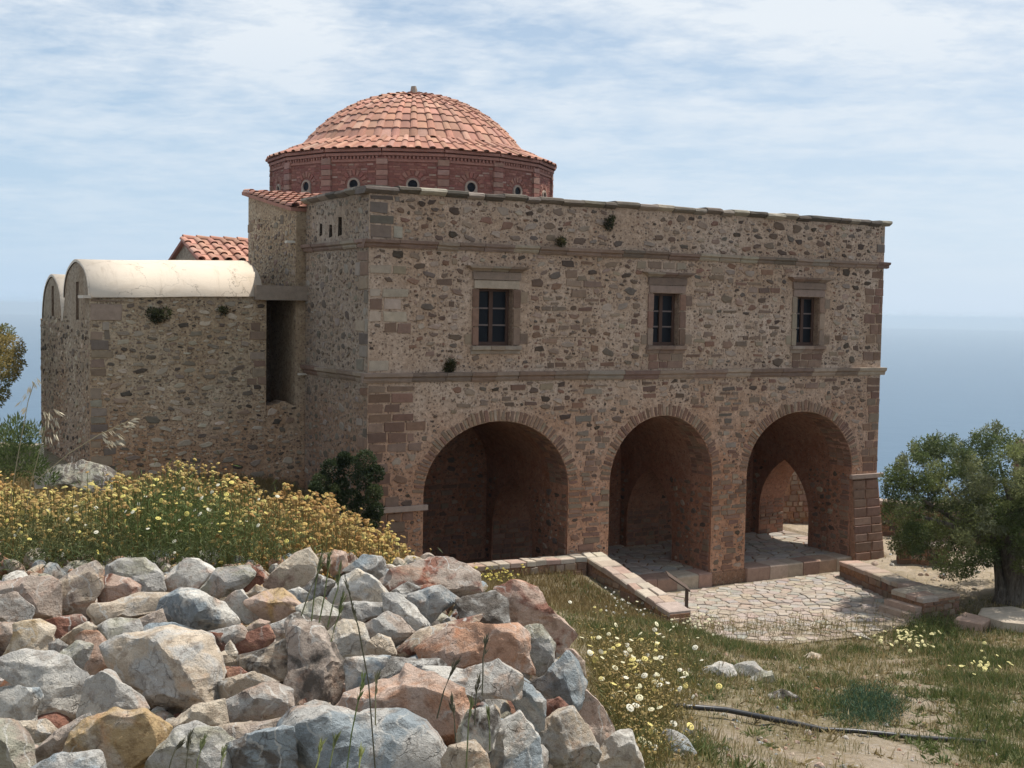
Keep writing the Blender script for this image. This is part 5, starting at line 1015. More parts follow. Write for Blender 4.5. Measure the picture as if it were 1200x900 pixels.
# small stones filling the gaps of the pile, and scattered over the ground
rs = np.random.default_rng(77); VV, FF, T1, T2 = [], [], [], []; nb_ = 0; shp = [rock_shape(rs, 2, 8, .45, .8, False) for _ in range(12)]; keys = list(KC)
def small(P, r):
    global nb_
    v, f = shp[rs.integers(12)]; q = np.linalg.qr(rs.normal(size=(3, 3)))[0]; s3 = r*rs.uniform(.6, 1.2, 3); VV.append((v*s3)@q.T+P); FF.append(f+nb_); nb_ += len(v); k = KC[keys[rs.integers(len(keys))]]; j = rs.uniform(.8, 1.1)
    T1.append(np.tile(np.array(k)*j, (len(v), 1))); T2.append(np.tile(np.array(KC[keys[rs.integers(len(keys))]]), (len(v), 1)))
for _ in range(1500):
    px, py = rs.uniform(-20, 740), rs.uniform(655, 905)
    if px > 540 and py < 680+(px-560)*1.15: continue
    zc = 4.50-.9*np.clip((px-575)/165, 0, 1)*np.clip((py-640)/230, 0, 1)**.8; d = (CAM[2]-zc)/(-ray(px, py)[2]); small(CAM+ray(px, py)*d, rs.uniform(.035, .135))
for _ in range(520):
    px, py = rs.uniform(690, 1200), rs.uniform(735, 900); P = ground_hit(px, py); small(P, abs(rs.normal(0, .022))+.012)
for _ in range(60): x, y = rs.uniform(15, 21), rs.uniform(-4, 2.5); small(np.array([x, y, hz_(x, y)]), rs.uniform(.03, .12))
me = bpy.data.meshes.new('small_stones'); me.from_pydata(np.concatenate(VV).tolist(), [], np.concatenate(FF).tolist()); attr(me, 'tint', np.concatenate(T1)); attr(me, 'tint2', np.concatenate(T2)); me.materials.append(MAT['rock'])
ob = bpy.data.objects.new('small_stones', me); put(ob, None, (0, 0, 0)); tag(ob, 'small loose stones between the boulders and on the bare ground', 'stones', kind='stuff')
# ------------------------------------------------------------------ vegetation
rs = np.random.default_rng(9)
def unit(a): return a/np.maximum(np.linalg.norm(a, axis=-1, keepdims=True), 1e-9)
def leaf_cloud(C, D, ln, wd):
    """diamond leaves at C along D"""
    n = len(C); D = unit(D); S = unit(np.cross(D, rs.normal(size=(n, 3)))); ln = np.asarray(ln).reshape(-1, 1)*np.ones((n, 1)); wd = np.asarray(wd).reshape(-1, 1)*np.ones((n, 1))
    return np.stack([C, C+D*ln*.45+S*wd, C+D*ln, C+D*ln*.45-S*wd], 1)
def blades(P, ht, lean, wd):
    """two-piece tapering blades as quads (base pair, bent tip pair)"""
    n = len(P); a = rs.uniform(0, 2*PI, n); S = np.stack([np.cos(a), np.sin(a), np.zeros(n)], 1); b = rs.uniform(0, 2*PI, n); Lx = np.stack([np.cos(b), np.sin(b), np.zeros(n)], 1)*(lean*ht)[:, None]; Z = np.zeros((n, 3)); Z[:, 2] = ht
    m1 = P+Z*.55+Lx*.3; t = P+Z+Lx; w = wd[:, None]*S
    return np.concatenate([np.stack([P-w, P+w, m1+w*.8, m1-w*.8], 1), np.stack([m1-w*.8, m1+w*.8, t+w*.12, t-w*.12], 1)])
GRN = np.array([[.10, .130, .036], [.135, .150, .05], [.185, .175, .065], [.085, .115, .04]]); DRY = np.array([[.36, .28, .14], [.30, .225, .10], [.42, .35, .20], [.26, .20, .10]])
# grass on the right-hand ground
N_ = 1300000; x = rs.uniform(-13, 19, N_); y = rs.uniform(-20, 4, N_); z = x*0+.6; X = np.stack([x, y, z], 1); d = X-CAM; dz_ = d@_f; ix = 600+FPX*(d@_rt)/dz_; iy = 450-FPX*(d@_up)/dz_; k_ = (ix > -350) & (ix < 1500) & (dz_ > 5) & ((y < .2) | (x < -.3)) & ((x > -6) | (rs.random(N_) < .5)); x, y = x[k_], y[k_]; N_ = len(x); z = height(x, y); X = np.stack([x, y, z], 1); d = X-CAM; dz_ = d@_f; ix = 600+FPX*(d@_rt)/dz_; iy = 450-FPX*(d@_up)/dz_
g, b_ = growth(x, y); cl = np.array([noise.noise(Vector((a*1.7, b*1.7, 3))) for a, b in zip(x, y)])*.5+.5; cl2 = np.array([noise.noise(Vector((a*5, b*5, 9))) for a, b in zip(x, y)])*.5+.5
inside = np.array([False]*N_); m_ = (x > 5.4) & (x < 15.2) & (y > -5.6); 
for k in np.where(m_)[0]: inside[k] = in_poly(x[k], y[k], quad)
court_in = inside.copy(); inside |= (x > 5.3) & (x < 6.4) & (y > -4.3)
inside |= (x > 12.2) & (x < 13.7) & (y > -5.3)
aa = (x-CAM[0])*_F2[0]+(y-CAM[1])*_F2[1]; bb_ = (x-CAM[0])*_R2[0]+(y-CAM[1])*_R2[1]; onpile = (aa < 10.6) & (bb_ < .75)
prob = np.clip(.12+.88*g+.5*np.clip(cl-.42, 0, 1)*1.6, 0, 1)*(1-np.clip(b_*1.4, 0, 1)*.97)*np.clip(cl2*3.4-1.25, .04, 1)
yard_ = (x > 14.2) & (y > -4.6); prob = np.where(yard_, prob*.05, prob); terr = (x < 5.4) & (y > -5.5); prob = np.where(terr, np.clip(prob+.25, 0, 1), prob)
prob = np.where(x < -2, np.clip(prob+.2, 0, .6), prob); keep =  (~inside | (court_in & (cl2 > .62) & (rs.random(N_) < .10))) & ~onpile & (rs.random(N_) < np.where(court_in, .5, prob))
g0 = g; X = X[keep]; g = g[keep]; cl = cl[keep]; n = len(X); terr = terr[keep]; dep = dz_[keep]
green = rs.random(n) < np.clip(g*.9+.36+.5*(cl-.5)-terr*.30*(1-g), .06, .95); ht = np.where(green, rs.uniform(.07, .20, n)*(.7+.7*g), rs.uniform(.05, .22, n)); cols = np.where(green[:, None], GRN[rs.integers(0, 4, n)], DRY[rs.integers(0, 4, n)])*rs.uniform(.75, 1.2, (n, 1))
tc_ = np.array([.235, .17, .075]); cols = np.where((terr & ~green)[:, None], tc_*rs.uniform(.7, 1.2, (n, 1)), cols)
V = blades(X-np.array([0, 0, .01]), ht, rs.uniform(.1, .7, n), np.clip(dep*.00022, .0025, .006)*rs.uniform(.8, 1.5, n)); hc = np.where(rs.random(N_) < np.clip(.05+g0*.9+.25*np.clip(cl2-.5, 0, 1), 0, 1)*.040*(1-b_)*(~inside)*(~onpile)*(~yard_))[0]
HB = np.repeat(np.stack([x[hc], y[hc], z[hc]], 1), 16, 0); nh = len(HB); Dh = rs.normal(0, 1, (nh, 3)); Dh[:, 2] = np.abs(Dh[:, 2])*.55+.15; HL = leaf_cloud(HB+rs.normal(0, .035, (nh, 3))*np.array([1, 1, .2]), Dh, rs.uniform(.04, .12, nh)*np.repeat(rs.uniform(.6, 1.7, len(hc)), 16), rs.uniform(.006, .017, nh)); gsel = np.repeat(rs.random(len(hc)) < np.clip(g0[hc]+.35, 0, .92), 16)
HCc = np.where(gsel[:, None], np.repeat(GRN[rs.integers(0, 4, len(hc))], 16, 0), np.repeat(DRY[rs.integers(0, 4, len(hc))]*.8, 16, 0))*rs.uniform(.7, 1.25, (nh, 1)); V = np.concatenate([V, HL]); cols = np.concatenate([cols, cols, HCc])
tag(quads('grass', V, cols, MAT['grass']), 'dry and green grass growing over the slope in front of the church', 'grass', kind='stuff')
# daisy mass behind the pile
TOP = [(-60, 566), (0, 563), (40, 572), (75, 580), (110, 570), (140, 562), (170, 556), (200, 546), (235, 543), (275, 553), (300, 566), (340, 574), (370, 580), (400, 596), (425, 608), (450, 622), (470, 640), (490, 652), (520, 662)]
tx, ty = zip(*TOP)
def head(C, Nn, r, n=6, dome=.5):
    """shallow dome heads as quads rings -> returns (n*? ,4,3)"""
    Nn = unit(Nn); A = unit(np.cross(Nn, rs.normal(size=Nn.shape))); B = np.cross(Nn, A); out = []
    for i in range(n):
        a0, a1 = 2*PI*i/n, 2*PI*(i+1)/n; o = lambda a, k, h: C+(A*math.cos(a)+B*math.sin(a))*(r*k)[:, None]+Nn*(r*h)[:, None]
        out.append(np.stack([o(a0, 1., 0), o(a1, 1., 0), o(a1, .55, dome), o(a0, .55, dome)], 1)); 
    out.append(np.stack([o(0, .55, dome), o(2*PI/3, .55, dome), o(PI, .55, dome), o(4*PI/3, .55, dome)], 1)); return np.concatenate(out), n+1
SV, SC, LV, LC, HV, HC, WV, WC = [], [], [], [], [], [], [], []
n = 6000; px = rs.uniform(-40, 505, n); dd = rs.uniform(11.2, 17.5, n); rayv = _f+(_rt*((px-600)/FPX)[:, None]); t_y = np.interp(px, tx, ty)+100*rs.random(n)**1.4+rs.uniform(-3, 6, n)+np.array([noise.noise(Vector((q*.04, 2.2, 0)))*20+noise.noise(Vector((q*.17, 5.2, 0)))*13 for q in px])-np.where(rs.random(n) < .05, rs.uniform(0, 16, n), 0)
P = CAM+(_f+_rt*((px-600)/FPX)[:, None]+_up*((450-t_y)/FPX)[:, None])*dd[:, None]; gz = height(P[:, 0], P[:, 1]); hgt = P[:, 2]-gz
ok = (hgt > .18) & (hgt < 1.75) & (np.array([noise.noise(Vector((a*2.3, b*2.3, 8.))) for a, b in P[:, :2]])*.5+.55 > rs.random(n)*.75); P, gz, hgt, px, t_y, dd = P[ok], gz[ok], hgt[ok], px[ok], t_y[ok], dd[ok]; n = len(P)
base = P.copy(); base[:, 2] = gz; base[:, :2] += rs.normal(0, .10, (n, 2)); cN = np.array([noise.noise(Vector((a*.9, b*.9, 1.5))) for a, b in P[:, :2]])
grn_ = np.exp(-((px-195)/75)**2)*.75+np.exp(-((px-40)/50)**2)*.35; lowf = np.clip((t_y-np.interp(px, tx, ty))/80, 0, 1); dry = np.clip(.62+cN*1.1+np.clip((px-250)/250, -.15, .45)-grn_*(.35+lowf)-lowf*.25, .06, 1)
w = .004; S_ = np.tile(_rt, (n, 1))*w; SV.append(np.stack([base-S_, base+S_, P+S_*.6, P-S_*.6], 1)); SC.append(np.where((rs.random(n) < dry)[:, None], np.array([.235, .155, .055]), np.array([.10, .115, .035]))*rs.uniform(.7, 1.2, (n, 1)))
for k in range(4):
    if k == 0: C = P.copy()
    else: s_ = rs.uniform(.55, .97, n)[:, None]; C = base+(P-base)*s_+rs.normal(0, .09, (n, 3)); C[:, 2] = np.minimum(C[:, 2], P[:, 2])
    Nn = rs.normal(0, .4, (n, 3)); Nn[:, 2] += 1; q, m_ = head(C, Nn, rs.uniform(.014, .036, n)*(rs.random(n) < np.clip(1.15-lowf*.8-grn_*.5, .15, 1))); HV.append(q); yl = rs.random(n); ripe = rs.random(n) < dry*.7
    cc = np.where((yl < .5)[:, None], np.array([.45, .325, .11]), np.array([.36, .235, .085])); cc = np.where((yl > .80)[:, None], np.array([.60, .50, .17]), cc); cc = np.where(ripe[:, None], cc*np.array([.95, .8, .75]), cc)*rs.uniform(.75, 1.2, (n, 1)); HC.append(np.tile(cc, (m_, 1)))
    if k < 3:
        for _ in range(7):
            s_ = rs.uniform(.05, .92, n)[:, None]; C = base+(P-base)*s_+rs.normal(0, .06, (n, 3)); D = rs.normal(0, 1, (n, 3)); D[:, 2] = np.abs(D[:, 2])*.9; LV.append(leaf_cloud(C, D, rs.uniform(.04, .11, n), rs.uniform(.0022, .005, n)))
            isg = rs.random(n) > dry*.75; LC.append(np.where(isg[:, None], GRN[rs.integers(0, 4, n)]*.85, np.array([.26, .185, .075]))*rs.uniform(.65, 1.2, (n, 1)))
# green leafy clump in the middle and at the far left, with open daisies
def clump(pxc, pyc, rx, ry, d0, d1, k, col):
    px = rs.normal(pxc, rx, k); py = rs.normal(pyc, ry, k); d = rs.uniform(d0, d1, k); C = CAM+(_f+_rt*((px-600)/FPX)[:, None]+_up*((450-py)/FPX)[:, None])*d[:, None]; C[:, 2] = np.maximum(C[:, 2], height(C[:, 0], C[:, 1])+.02)
    D = rs.normal(0, .7, (k, 3)); D[:, 2] += .7; LV.append(leaf_cloud(C, D, rs.uniform(.05, .12, k), rs.uniform(.0025, .006, k))); LC.append(np.array(col)*rs.uniform(.6, 1.25, (k, 1)))
clump(200, 620, 48, 24, 11.2, 13.5, 9000, (.115, .15, .046)); clump(60, 640, 60, 20, 11., 12.5, 4500, (.16, .16, .065)); clump(290, 632, 45, 16, 11., 12.6, 2500, (.13, .15, .05)); clump(150, 650, 120, 10, 10.6, 11.6, 3000, (.09, .11, .04))
k = 90; px = np.concatenate([rs.normal(235, 50, 60), rs.uniform(-10, 120, 30)]); py = np.concatenate([rs.normal(612, 24, 60), rs.uniform(590, 680, 30)]); d = rs.uniform(10.9, 12.2, k); C = CAM+(_f+_rt*((px-600)/FPX)[:, None]+_up*((450-py)/FPX)[:, None])*d[:, None]
sel = C[:, 2] > height(C[:, 0], C[:, 1])+.1; C = C[sel]; k = len(C); Nn = rs.normal(0, .35, (k, 3))-_f*.5; Nn[:, 2] += .8; q, m_ = head(C, Nn, rs.uniform(.014, .027, k), 8, .15); WV.append(q); WC.append(np.tile(np.where((rs.random(k) < .55)[:, None], np.array([.74, .70, .55]), np.array([.68, .58, .16])), (m_, 1)))
allV = np.concatenate(SV+LV+HV+WV); allC = np.concatenate(SC+LC+HC+WC); tag(quads('wild_daisies', allV, allC, MAT['petal']), 'tall mass of fading yellow and white crown daisies behind the rocks', 'wildflowers', kind='stuff')
# white daisies on the right of the pile and other flower clumps
SV, SC, HV, HC, LV, LC = [], [], [], [], [], []
def flowers(cx, cy, sx, sy, k, hts, rr_, palette, pxmode=True, leafk=6, lcol=(.19, .165, .065)):
    px = rs.normal(cx, sx, k*3); py = rs.normal(cy, sy, k*3); m_ = (px > 655+(py-700)*.42) | (py < 690); px, py = px[m_][:k], py[m_][:k]; B = np.array([ground_hit(a, b) for a, b in zip(px, py)]); n = len(B)
    h = rs.uniform(*hts, n); T = B+np.stack([rs.normal(0, .06, n), rs.normal(0, .06, n), h], 1); S_ = np.tile(_rt, (n, 1))*.003; SV.append(np.stack([B-S_, B+S_, T+S_, T-S_], 1)); SC.append(np.array([.17, .15, .05])*rs.uniform(.7, 1.2, (n, 1)))
    Nn = rs.normal(0, .45, (n, 3)); Nn[:, 2] += 1; Nn -= _f*.35; q, m2 = head(T, Nn, rs.uniform(*rr_, n), 8, .18); HV.append(q); HC.append(np.tile(np.array(palette)[rs.integers(0, len(palette), n)]*rs.uniform(.85, 1.1, (n, 1)), (m2, 1)))
    for _ in range(leafk):
        C = B+(T-B)*rs.uniform(0, .9, (n, 1))+rs.normal(0, .05, (n, 3))*np.array([1, 1, .3]); D = rs.normal(0, .8, (n, 3)); D[:, 2] += .7; LV.append(leaf_cloud(C, D, rs.uniform(.05, .14, n), rs.uniform(.003, .008, n))); LC.append(np.array(lcol)*rs.uniform(.6, 1.3, (n, 1)))
CRM = [(.78, .72, .48), (.80, .76, .62), (.74, .62, .22)]; SEED = [(.33, .22, .08), (.40, .29, .10), (.28, .20, .08)]
flowers(735, 815, 40, 40, 140, (.12, .42), (.026, .05), CRM, leafk=10); flowers(725, 830, 38, 40, 1500, (.06, .40), (.008, .016), SEED, leafk=9, lcol=(.24, .185, .07)); flowers(700, 870, 30, 28, 500, (.1, .35), (.008, .016), SEED, leafk=10, lcol=(.13, .14, .05))
flowers(745, 775, 30, 14, 260, (.05, .22), (.008, .018), SEED+[(.7, .62, .3)], leafk=9)
flowers(1065, 756, 20, 6, 60, (.10, .26), (.03, .05), [(.78, .70, .36)], leafk=9, lcol=(.12, .15, .045)); flowers(815, 737, 14, 6, 45, (.1, .25), (.022, .04), [(.78, .74, .5)], leafk=8, lcol=(.11, .14, .05)); flowers(1145, 790, 14, 8, 22, (.1, .22), (.03, .05), [(.76, .68, .3)], leafk=7, lcol=(.1, .13, .04))
flowers(580, 680, 16, 6, 60, (.12, .3), (.02, .045), [(.66, .56, .14), (.5, .40, .10)], leafk=9); flowers(700, 655, 12, 3, 26, (.14, .26), (.03, .05), [(.46, .06, .07)], leafk=8, lcol=(.09, .12, .035)); flowers(725, 712, 12, 8, 30, (.08, .2), (.02, .035), [(.76, .74, .65)], leafk=14, lcol=(.09, .115, .035)); flowers(770, 722, 8, 4, 14, (.08, .2), (.02, .04), [(.78, .75, .65)], leafk=18, lcol=(.08, .105, .035))
flowers(860, 742, 45, 5, 260, (.12, .34), (.006, .012), SEED, leafk=4, lcol=(.28, .225, .11)); flowers(980, 742, 50, 5, 260, (.12, .42), (.006, .013), SEED, leafk=4, lcol=(.27, .22, .10)); flowers(1018, 832, 18, 9, 500, (.05, .17), (.004, .007), [(.12, .16, .06)], leafk=12, lcol=(.055, .10, .055)); flowers(1095, 738, 16, 8, 300, (.08, .36), (.005, .01), [(.2, .2, .07)], leafk=10, lcol=(.10, .135, .04))
tag(quads('meadow_flowers', np.concatenate(SV+LV+HV), np.concatenate(SC+LC+HC), MAT['petal']), 'cream white daisies and dry weeds in the grass right of the rocks', 'wildflowers', kind='stuff')
def leafy_thing(name, label, cat, base, clusters, nleaf, ln, wd, pal, part='foliage', stems=None, along=.3, up=.3, shell=.25, matn='leaf'):
    root = thing(name, label, cat, base)
    V, Cc = [], []
    for c, r in clusters:
        n = int(nleaf*(r[0]*r[1])**.9); D = unit(rs.normal(size=(n, 3))); rad = rs.uniform(shell, 1, n)**.6; P = np.array(c)+D*rad[:, None]*np.array(r)
        L_ = unit(rs.normal(size=(n, 3))*along+D*.6+np.array([0, 0, up])); V.append(leaf_cloud(P, L_, rs.uniform(*ln, n), rs.uniform(*wd, n))); base_c = np.array(pal[rs.integers(len(pal))]); Cc.append(base_c*rs.uniform(.65, 1.3, (n, 1)))
    V = np.concatenate(V); quads(part, V, np.concatenate(Cc), MAT[matn], root, tuple(base))
    if stems:
        for nm, tubes in stems.items():
            for pts, rad, nn_ in tubes:
                m = MB(); rr = random.Random(len(pts)); m.tube(pts, rad, nn_, (.2, .17, .14), .10, rr); m.build(nm, MAT['bark'], root, smooth=True)
    return root
# olive tree
ob_ = onz(1187, 708, -.35); ob_[2] = hz_(ob_[0], ob_[1])-.1
def at3(px, py, d): return CAM+ray(px, py)*d
OPOLY = [(1036, 600), (1040, 560), (1060, 532), (1092, 516), (1118, 523), (1148, 511), (1166, 502), (1184, 518), (1215, 512), (1260, 520), (1300, 545), (1330, 590), (1300, 650), (1240, 668), (1200, 664), (1165, 655), (1120, 660), (1085, 656), (1058, 642)]
cl_ = []
while len(cl_) < 270:
    px, py = rs.uniform(1030, 1335), rs.uniform(500, 668)
    if not in_poly(px, py, OPOLY): continue
    e = min(1, abs(px-1185)/160); w_ = 2.0*(1-e**2)**.5; d = 31.3+rs.uniform(-w_, w_); rr = rs.uniform(.20, .46)
    lim = min(px-1033, 200)/FPX*31; rr = min(rr, max(.16, lim)); cl_.append((at3(px, py+rr*31*.6, d), (rr*rs.uniform(.6, 1.25), rr*rs.uniform(.6, 1.2), rr*rs.uniform(.5, 1.0))))
for _ in range(70):
    k_ = rs.integers(len(OPOLY)-8); (xa, ya), (xb, yb) = OPOLY[k_], OPOLY[k_+1]; f_ = rs.random(); cl_.append((at3(xa+(xb-xa)*f_+rs.normal(0, 3), ya+(yb-ya)*f_+rs.uniform(-6, 6), 31.6+rs.normal(0, .7)), (.10, .10, rs.uniform(.12, .26))))
tr = []
trunk_top = at3(1183, 640, 31.3)
T0 = ob_; trp = [T0+(trunk_top-T0)*k+np.array([.10*math.sin(k*5), .06*math.cos(k*4), 0]) for k in (0, .12, .3, .5, .75, 1)]
tr.append((trp, [.48, .34, .27, .25, .23, .21], 14)); t2 = [T0+np.array([.35, -.1, 0])+(at3(1215, 640, 31.2)-T0-np.array([.35, -.1, 0]))*k for k in (0, .15, .4, .7, 1)]; tr.append((t2, [.40, .27, .22, .19, .17], 12))
t3 = [T0+np.array([-.25, .12, .0])+(at3(1168, 642, 31.5)-T0-np.array([-.25, .12, 0]))*k for k in (0, .2, .5, .8, 1)]; tr.append((t3, [.28, .17, .13, .11, .09], 10))
lb = []
for px, py, d in ((1120, 600, 31.0), (1080, 585, 31.8), (1150, 560, 32.2), (1200, 560, 31), (1170, 540, 30.6), (1240, 580, 32), (1100, 560, 32.4), (1160, 590, 30.4), (1060, 600, 31.4)):
    s0 = trunk_top+rs.normal(0, .1, 3); e = at3(px, py, d); md = (s0+e)/2+np.array([0, 0, -.12])+rs.normal(0, .1, 3); lb.append(([s0, md, e], [.13, .08, .03], 7))
OL = [(.125, .16, .055), (.10, .13, .047), (.18, .205, .075), (.08, .105, .042), (.21, .225, .10), (.15, .165, .09)]
leafy_thing('olive_tree', 'old olive tree with thick gnarled trunk at the right edge', 'tree', tuple(ob_), cl_, 3300, (.06, .12), (.010, .019), OL, 'crown', {'trunk': tr, 'limb': lb}, 1.0, .15, .2)
# dark tree at the left edge
lt = at3(-25, 430, 33.); lt[2] = hz_(lt[0], lt[1])
cl_ = [(at3(px, py, 33+rs.uniform(-.8, .8)), (rr, rr, rr*.8)) for px, py, rr in [(-25, 415, .5), (2, 420, .4), (-40, 400, .6), (-10, 400, .5), (12, 405, .38), (18, 425, .28), (8, 430, .4), (-20, 430, .6), (0, 450, .3), (14, 440, .22), (-40, 455, .5), (-5, 470, .22), (4, 462, .2), (-60, 430, .6), (-18, 385, .35), (4, 390, .3), (22, 412, .2)]]
leafy_thing('dark_tree', 'brownish dark evergreen tree partly cut by the left edge against the sea', 'tree', tuple(lt), cl_, 4200, (.05, .10), (.012, .022), [(.27, .25, .085), (.20, .20, .07), (.33, .26, .10)], 'crown', {'trunk': [([lt, lt+np.array([.05, 0, 1.2]), at3(-30, 430, 33)], [.16, .13, .08], 8)], 'limb': [([at3(-30, 460, 33), at3(-10, 440, 33), at3(8, 410, 33)], [.05, .035, .015], 6), ([at3(-30, 470, 33), at3(-15, 470, 33), at3(-2, 464, 33)], [.04, .03, .012], 6)]}, .8, .2, .3)
# spurge shrub: rounded dark clumps
sb_ = at3(418, 590, 26.3); sb_[2] = hz_(sb_[0], sb_[1]); root = thing('spurge_shrub', 'dark green shrub of rounded domes at the left foot of the front wall', 'shrub', tuple(sb_))
for px, py, r in [(376, 566, 13), (390, 578, 12), (378, 585, 13), (400, 570, 11), (410, 548, 15), (388, 550, 13), (428, 540, 14), (440, 555, 11), (425, 562, 13), (438, 578, 11), (412, 585, 13), (424, 595, 14), (395, 598, 14), (440, 598, 10), (404, 538, 9), (370, 572, 8), (435, 610, 12), (410, 610, 13)]:
    d = 26.3+rs.uniform(-.3, .4); c = at3(px, py, d); rr = r*26.3/FPX; n = 800; D = unit(rs.normal(size=(n, 3))+np.array([0, 0, .25])); P = c+D*rr*.95*rs.uniform(.6, 1., (n, 1)); V = leaf_cloud(P, D*.5+rs.normal(0, .6, (n, 3)), rs.uniform(.04, .07, n), rs.uniform(.012, .022, n)); quads('foliage', V, np.array([(.045, .062, .026), (.06, .075, .03), (.036, .05, .022)][rs.integers(3)])*rs.uniform(.65, 1.35, (n, 1)), MAT['leaf'], root, tuple(c))
m = MB(); [m.tube([sb_+rs.normal(0, .05, 3)*np.array([1, 1, 0]), at3(px, py, 26.4)], [.02, .012], 5, (.2, .17, .12)) for px, py in ((390, 580), (410, 560), (430, 570), (420, 595), (400, 600))]; m.build('stem', MAT['bark'], root)
# green bushes at the far left below the sea, and behind the olive
cl_ = [(at3(px, py, 23+rs.uniform(-.6, .6)), (r, r, r*.9)) for px, py, r in [(0, 520, .35), (15, 515, .38), (30, 520, .34), (5, 545, .4), (25, 545, .4), (42, 545, .25), (-15, 540, .4), (55, 560, .22), (20, 500, .22), (38, 505, .18), (-10, 510, .3)]]
bs = at3(18, 560, 23); bs[2] = hz_(bs[0], bs[1]); leafy_thing('green_bush', 'loose green bush with pale seed tips below the sea at the left edge', 'shrub', tuple(bs), cl_, 2800, (.06, .14), (.008, .015), [(.095, .13, .045), (.12, .15, .055), (.20, .21, .11), (.075, .105, .036)], up=.7)
for k_, (pts, lab) in enumerate([([(1062, 585, .5), (1080, 600, .5), (1100, 595, .5), (1045, 610, .4), (1120, 605, .5)], 'green bush behind the olive crown, beside the right pier'), ([(1150, 625, .4), (1175, 620, .4), (1130, 628, .35), (1200, 625, .45)], 'dusty bush along the far ruined wall under the olive crown')]):
    cl_ = [(at3(px, py, 39+rs.uniform(-.5, .5)), (r, r, r*.8)) for px, py, r in pts]; bs = cl_[0][0].copy(); bs[2] = hz_(bs[0], bs[1]); leafy_thing('green_bush', lab, 'shrub', tuple(bs), cl_, 900, (.08, .15), (.015, .025), [(.085, .11, .045), (.12, .13, .06)], up=.4)
for px, py, Y, r, lab in ((187, 372, 4.0, .20, 'dark caper tuft growing high on the chapel front wall'), (262, 364, 4.0, .10, 'small dark tuft on the chapel front wall near the doorway gap'), (713, 262, -.05, .13, 'small green tuft growing on the parapet above the middle arch'), (657, 283, -.15, .12, 'dark weed tuft hanging on the upper cornice right of the left window'), (526, 428, -.05, .16, 'mushroom shaped dark tuft on the wall below and left of the left window')):
    d_ = ray(px, py); c = CAM+d_*((Y-CAM[1])/d_[1]); leafy_thing('wall_tuft', lab, 'plant', tuple(c), [(c+rs.normal(0, r*.4, 3)*np.array([1, .3, 1]), (r*.7, r*.5, r*.7)) for _ in range(5)], 9000, (.04, .09), (.008, .015), [(.05, .055, .028), (.07, .075, .03), (.075, .06, .03)])
# small white marker post
mp_ = at3(46, 535, 23.2); gz_ = mp_[2]-.6; t_ = thing('marker_post', 'short whitish stone post at the foot of the chapel corner', 'post', (mp_[0], mp_[1], gz_)); b = MB(); q = [mp_+_rt*sx*.085+_F2[0]*0 for sx in (-1, 1)]
b.add([(mp_[0]-.09, mp_[1]-.05, gz_), (mp_[0]+.09, mp_[1]-.05, gz_), (mp_[0]+.09, mp_[1]+.05, gz_), (mp_[0]-.09, mp_[1]+.05, gz_), (mp_[0]-.075, mp_[1]-.04, mp_[2]+.22), (mp_[0]+.075, mp_[1]-.04, mp_[2]+.25), (mp_[0]+.075, mp_[1]+.04, mp_[2]+.25), (mp_[0]-.075, mp_[1]+.04, mp_[2]+.22)], [(0, 1, 5, 4), (1, 2, 6, 5), (2, 3, 7, 6), (3, 0, 4, 7), (4, 5, 6, 7)], (.46, .42, .36)); b.build('shaft', MAT['stone'], t_)
# grass stalks standing in front of the rocks, each a thing
def stalk(pts, label, col, seedlen=.18, leaf=True, wd=.0035, d0=4.6, d1=4.6, group='green grass stalks in front of the rocks'):
    P3 = [at3(px, py, d0+(d1-d0)*i/(len(pts)-1)) for i, (px, py) in enumerate(pts)]; root = thing('grass_stalk', label, 'grass stalk', tuple(P3[0]), group)
    b = MB(); b.tube(P3, [wd]*(len(P3)-1)+[wd*.5], 5, col); b.build('stem', MAT['grass'], root)
    a, e = P3[-2], P3[-1]; ax = (e-a); n = 26; V = []; 
    t = rs.uniform(0, 1, n); C = a+ax*t[:, None]+rs.normal(0, .002, (n, 3)); D = unit(ax)+rs.normal(0, .16, (n, 3)); q = leaf_cloud(C, D, rs.uniform(.022, .05, n), rs.uniform(.002, .0042, n)); quads('seed_head', q, np.array(col)*rs.uniform(.7, 1.25, (n, 1)), MAT['grass'], root, tuple(e))
SG, SD_, SB = (.155, .175, .075), (.10, .095, .06), (.20, .19, .11)
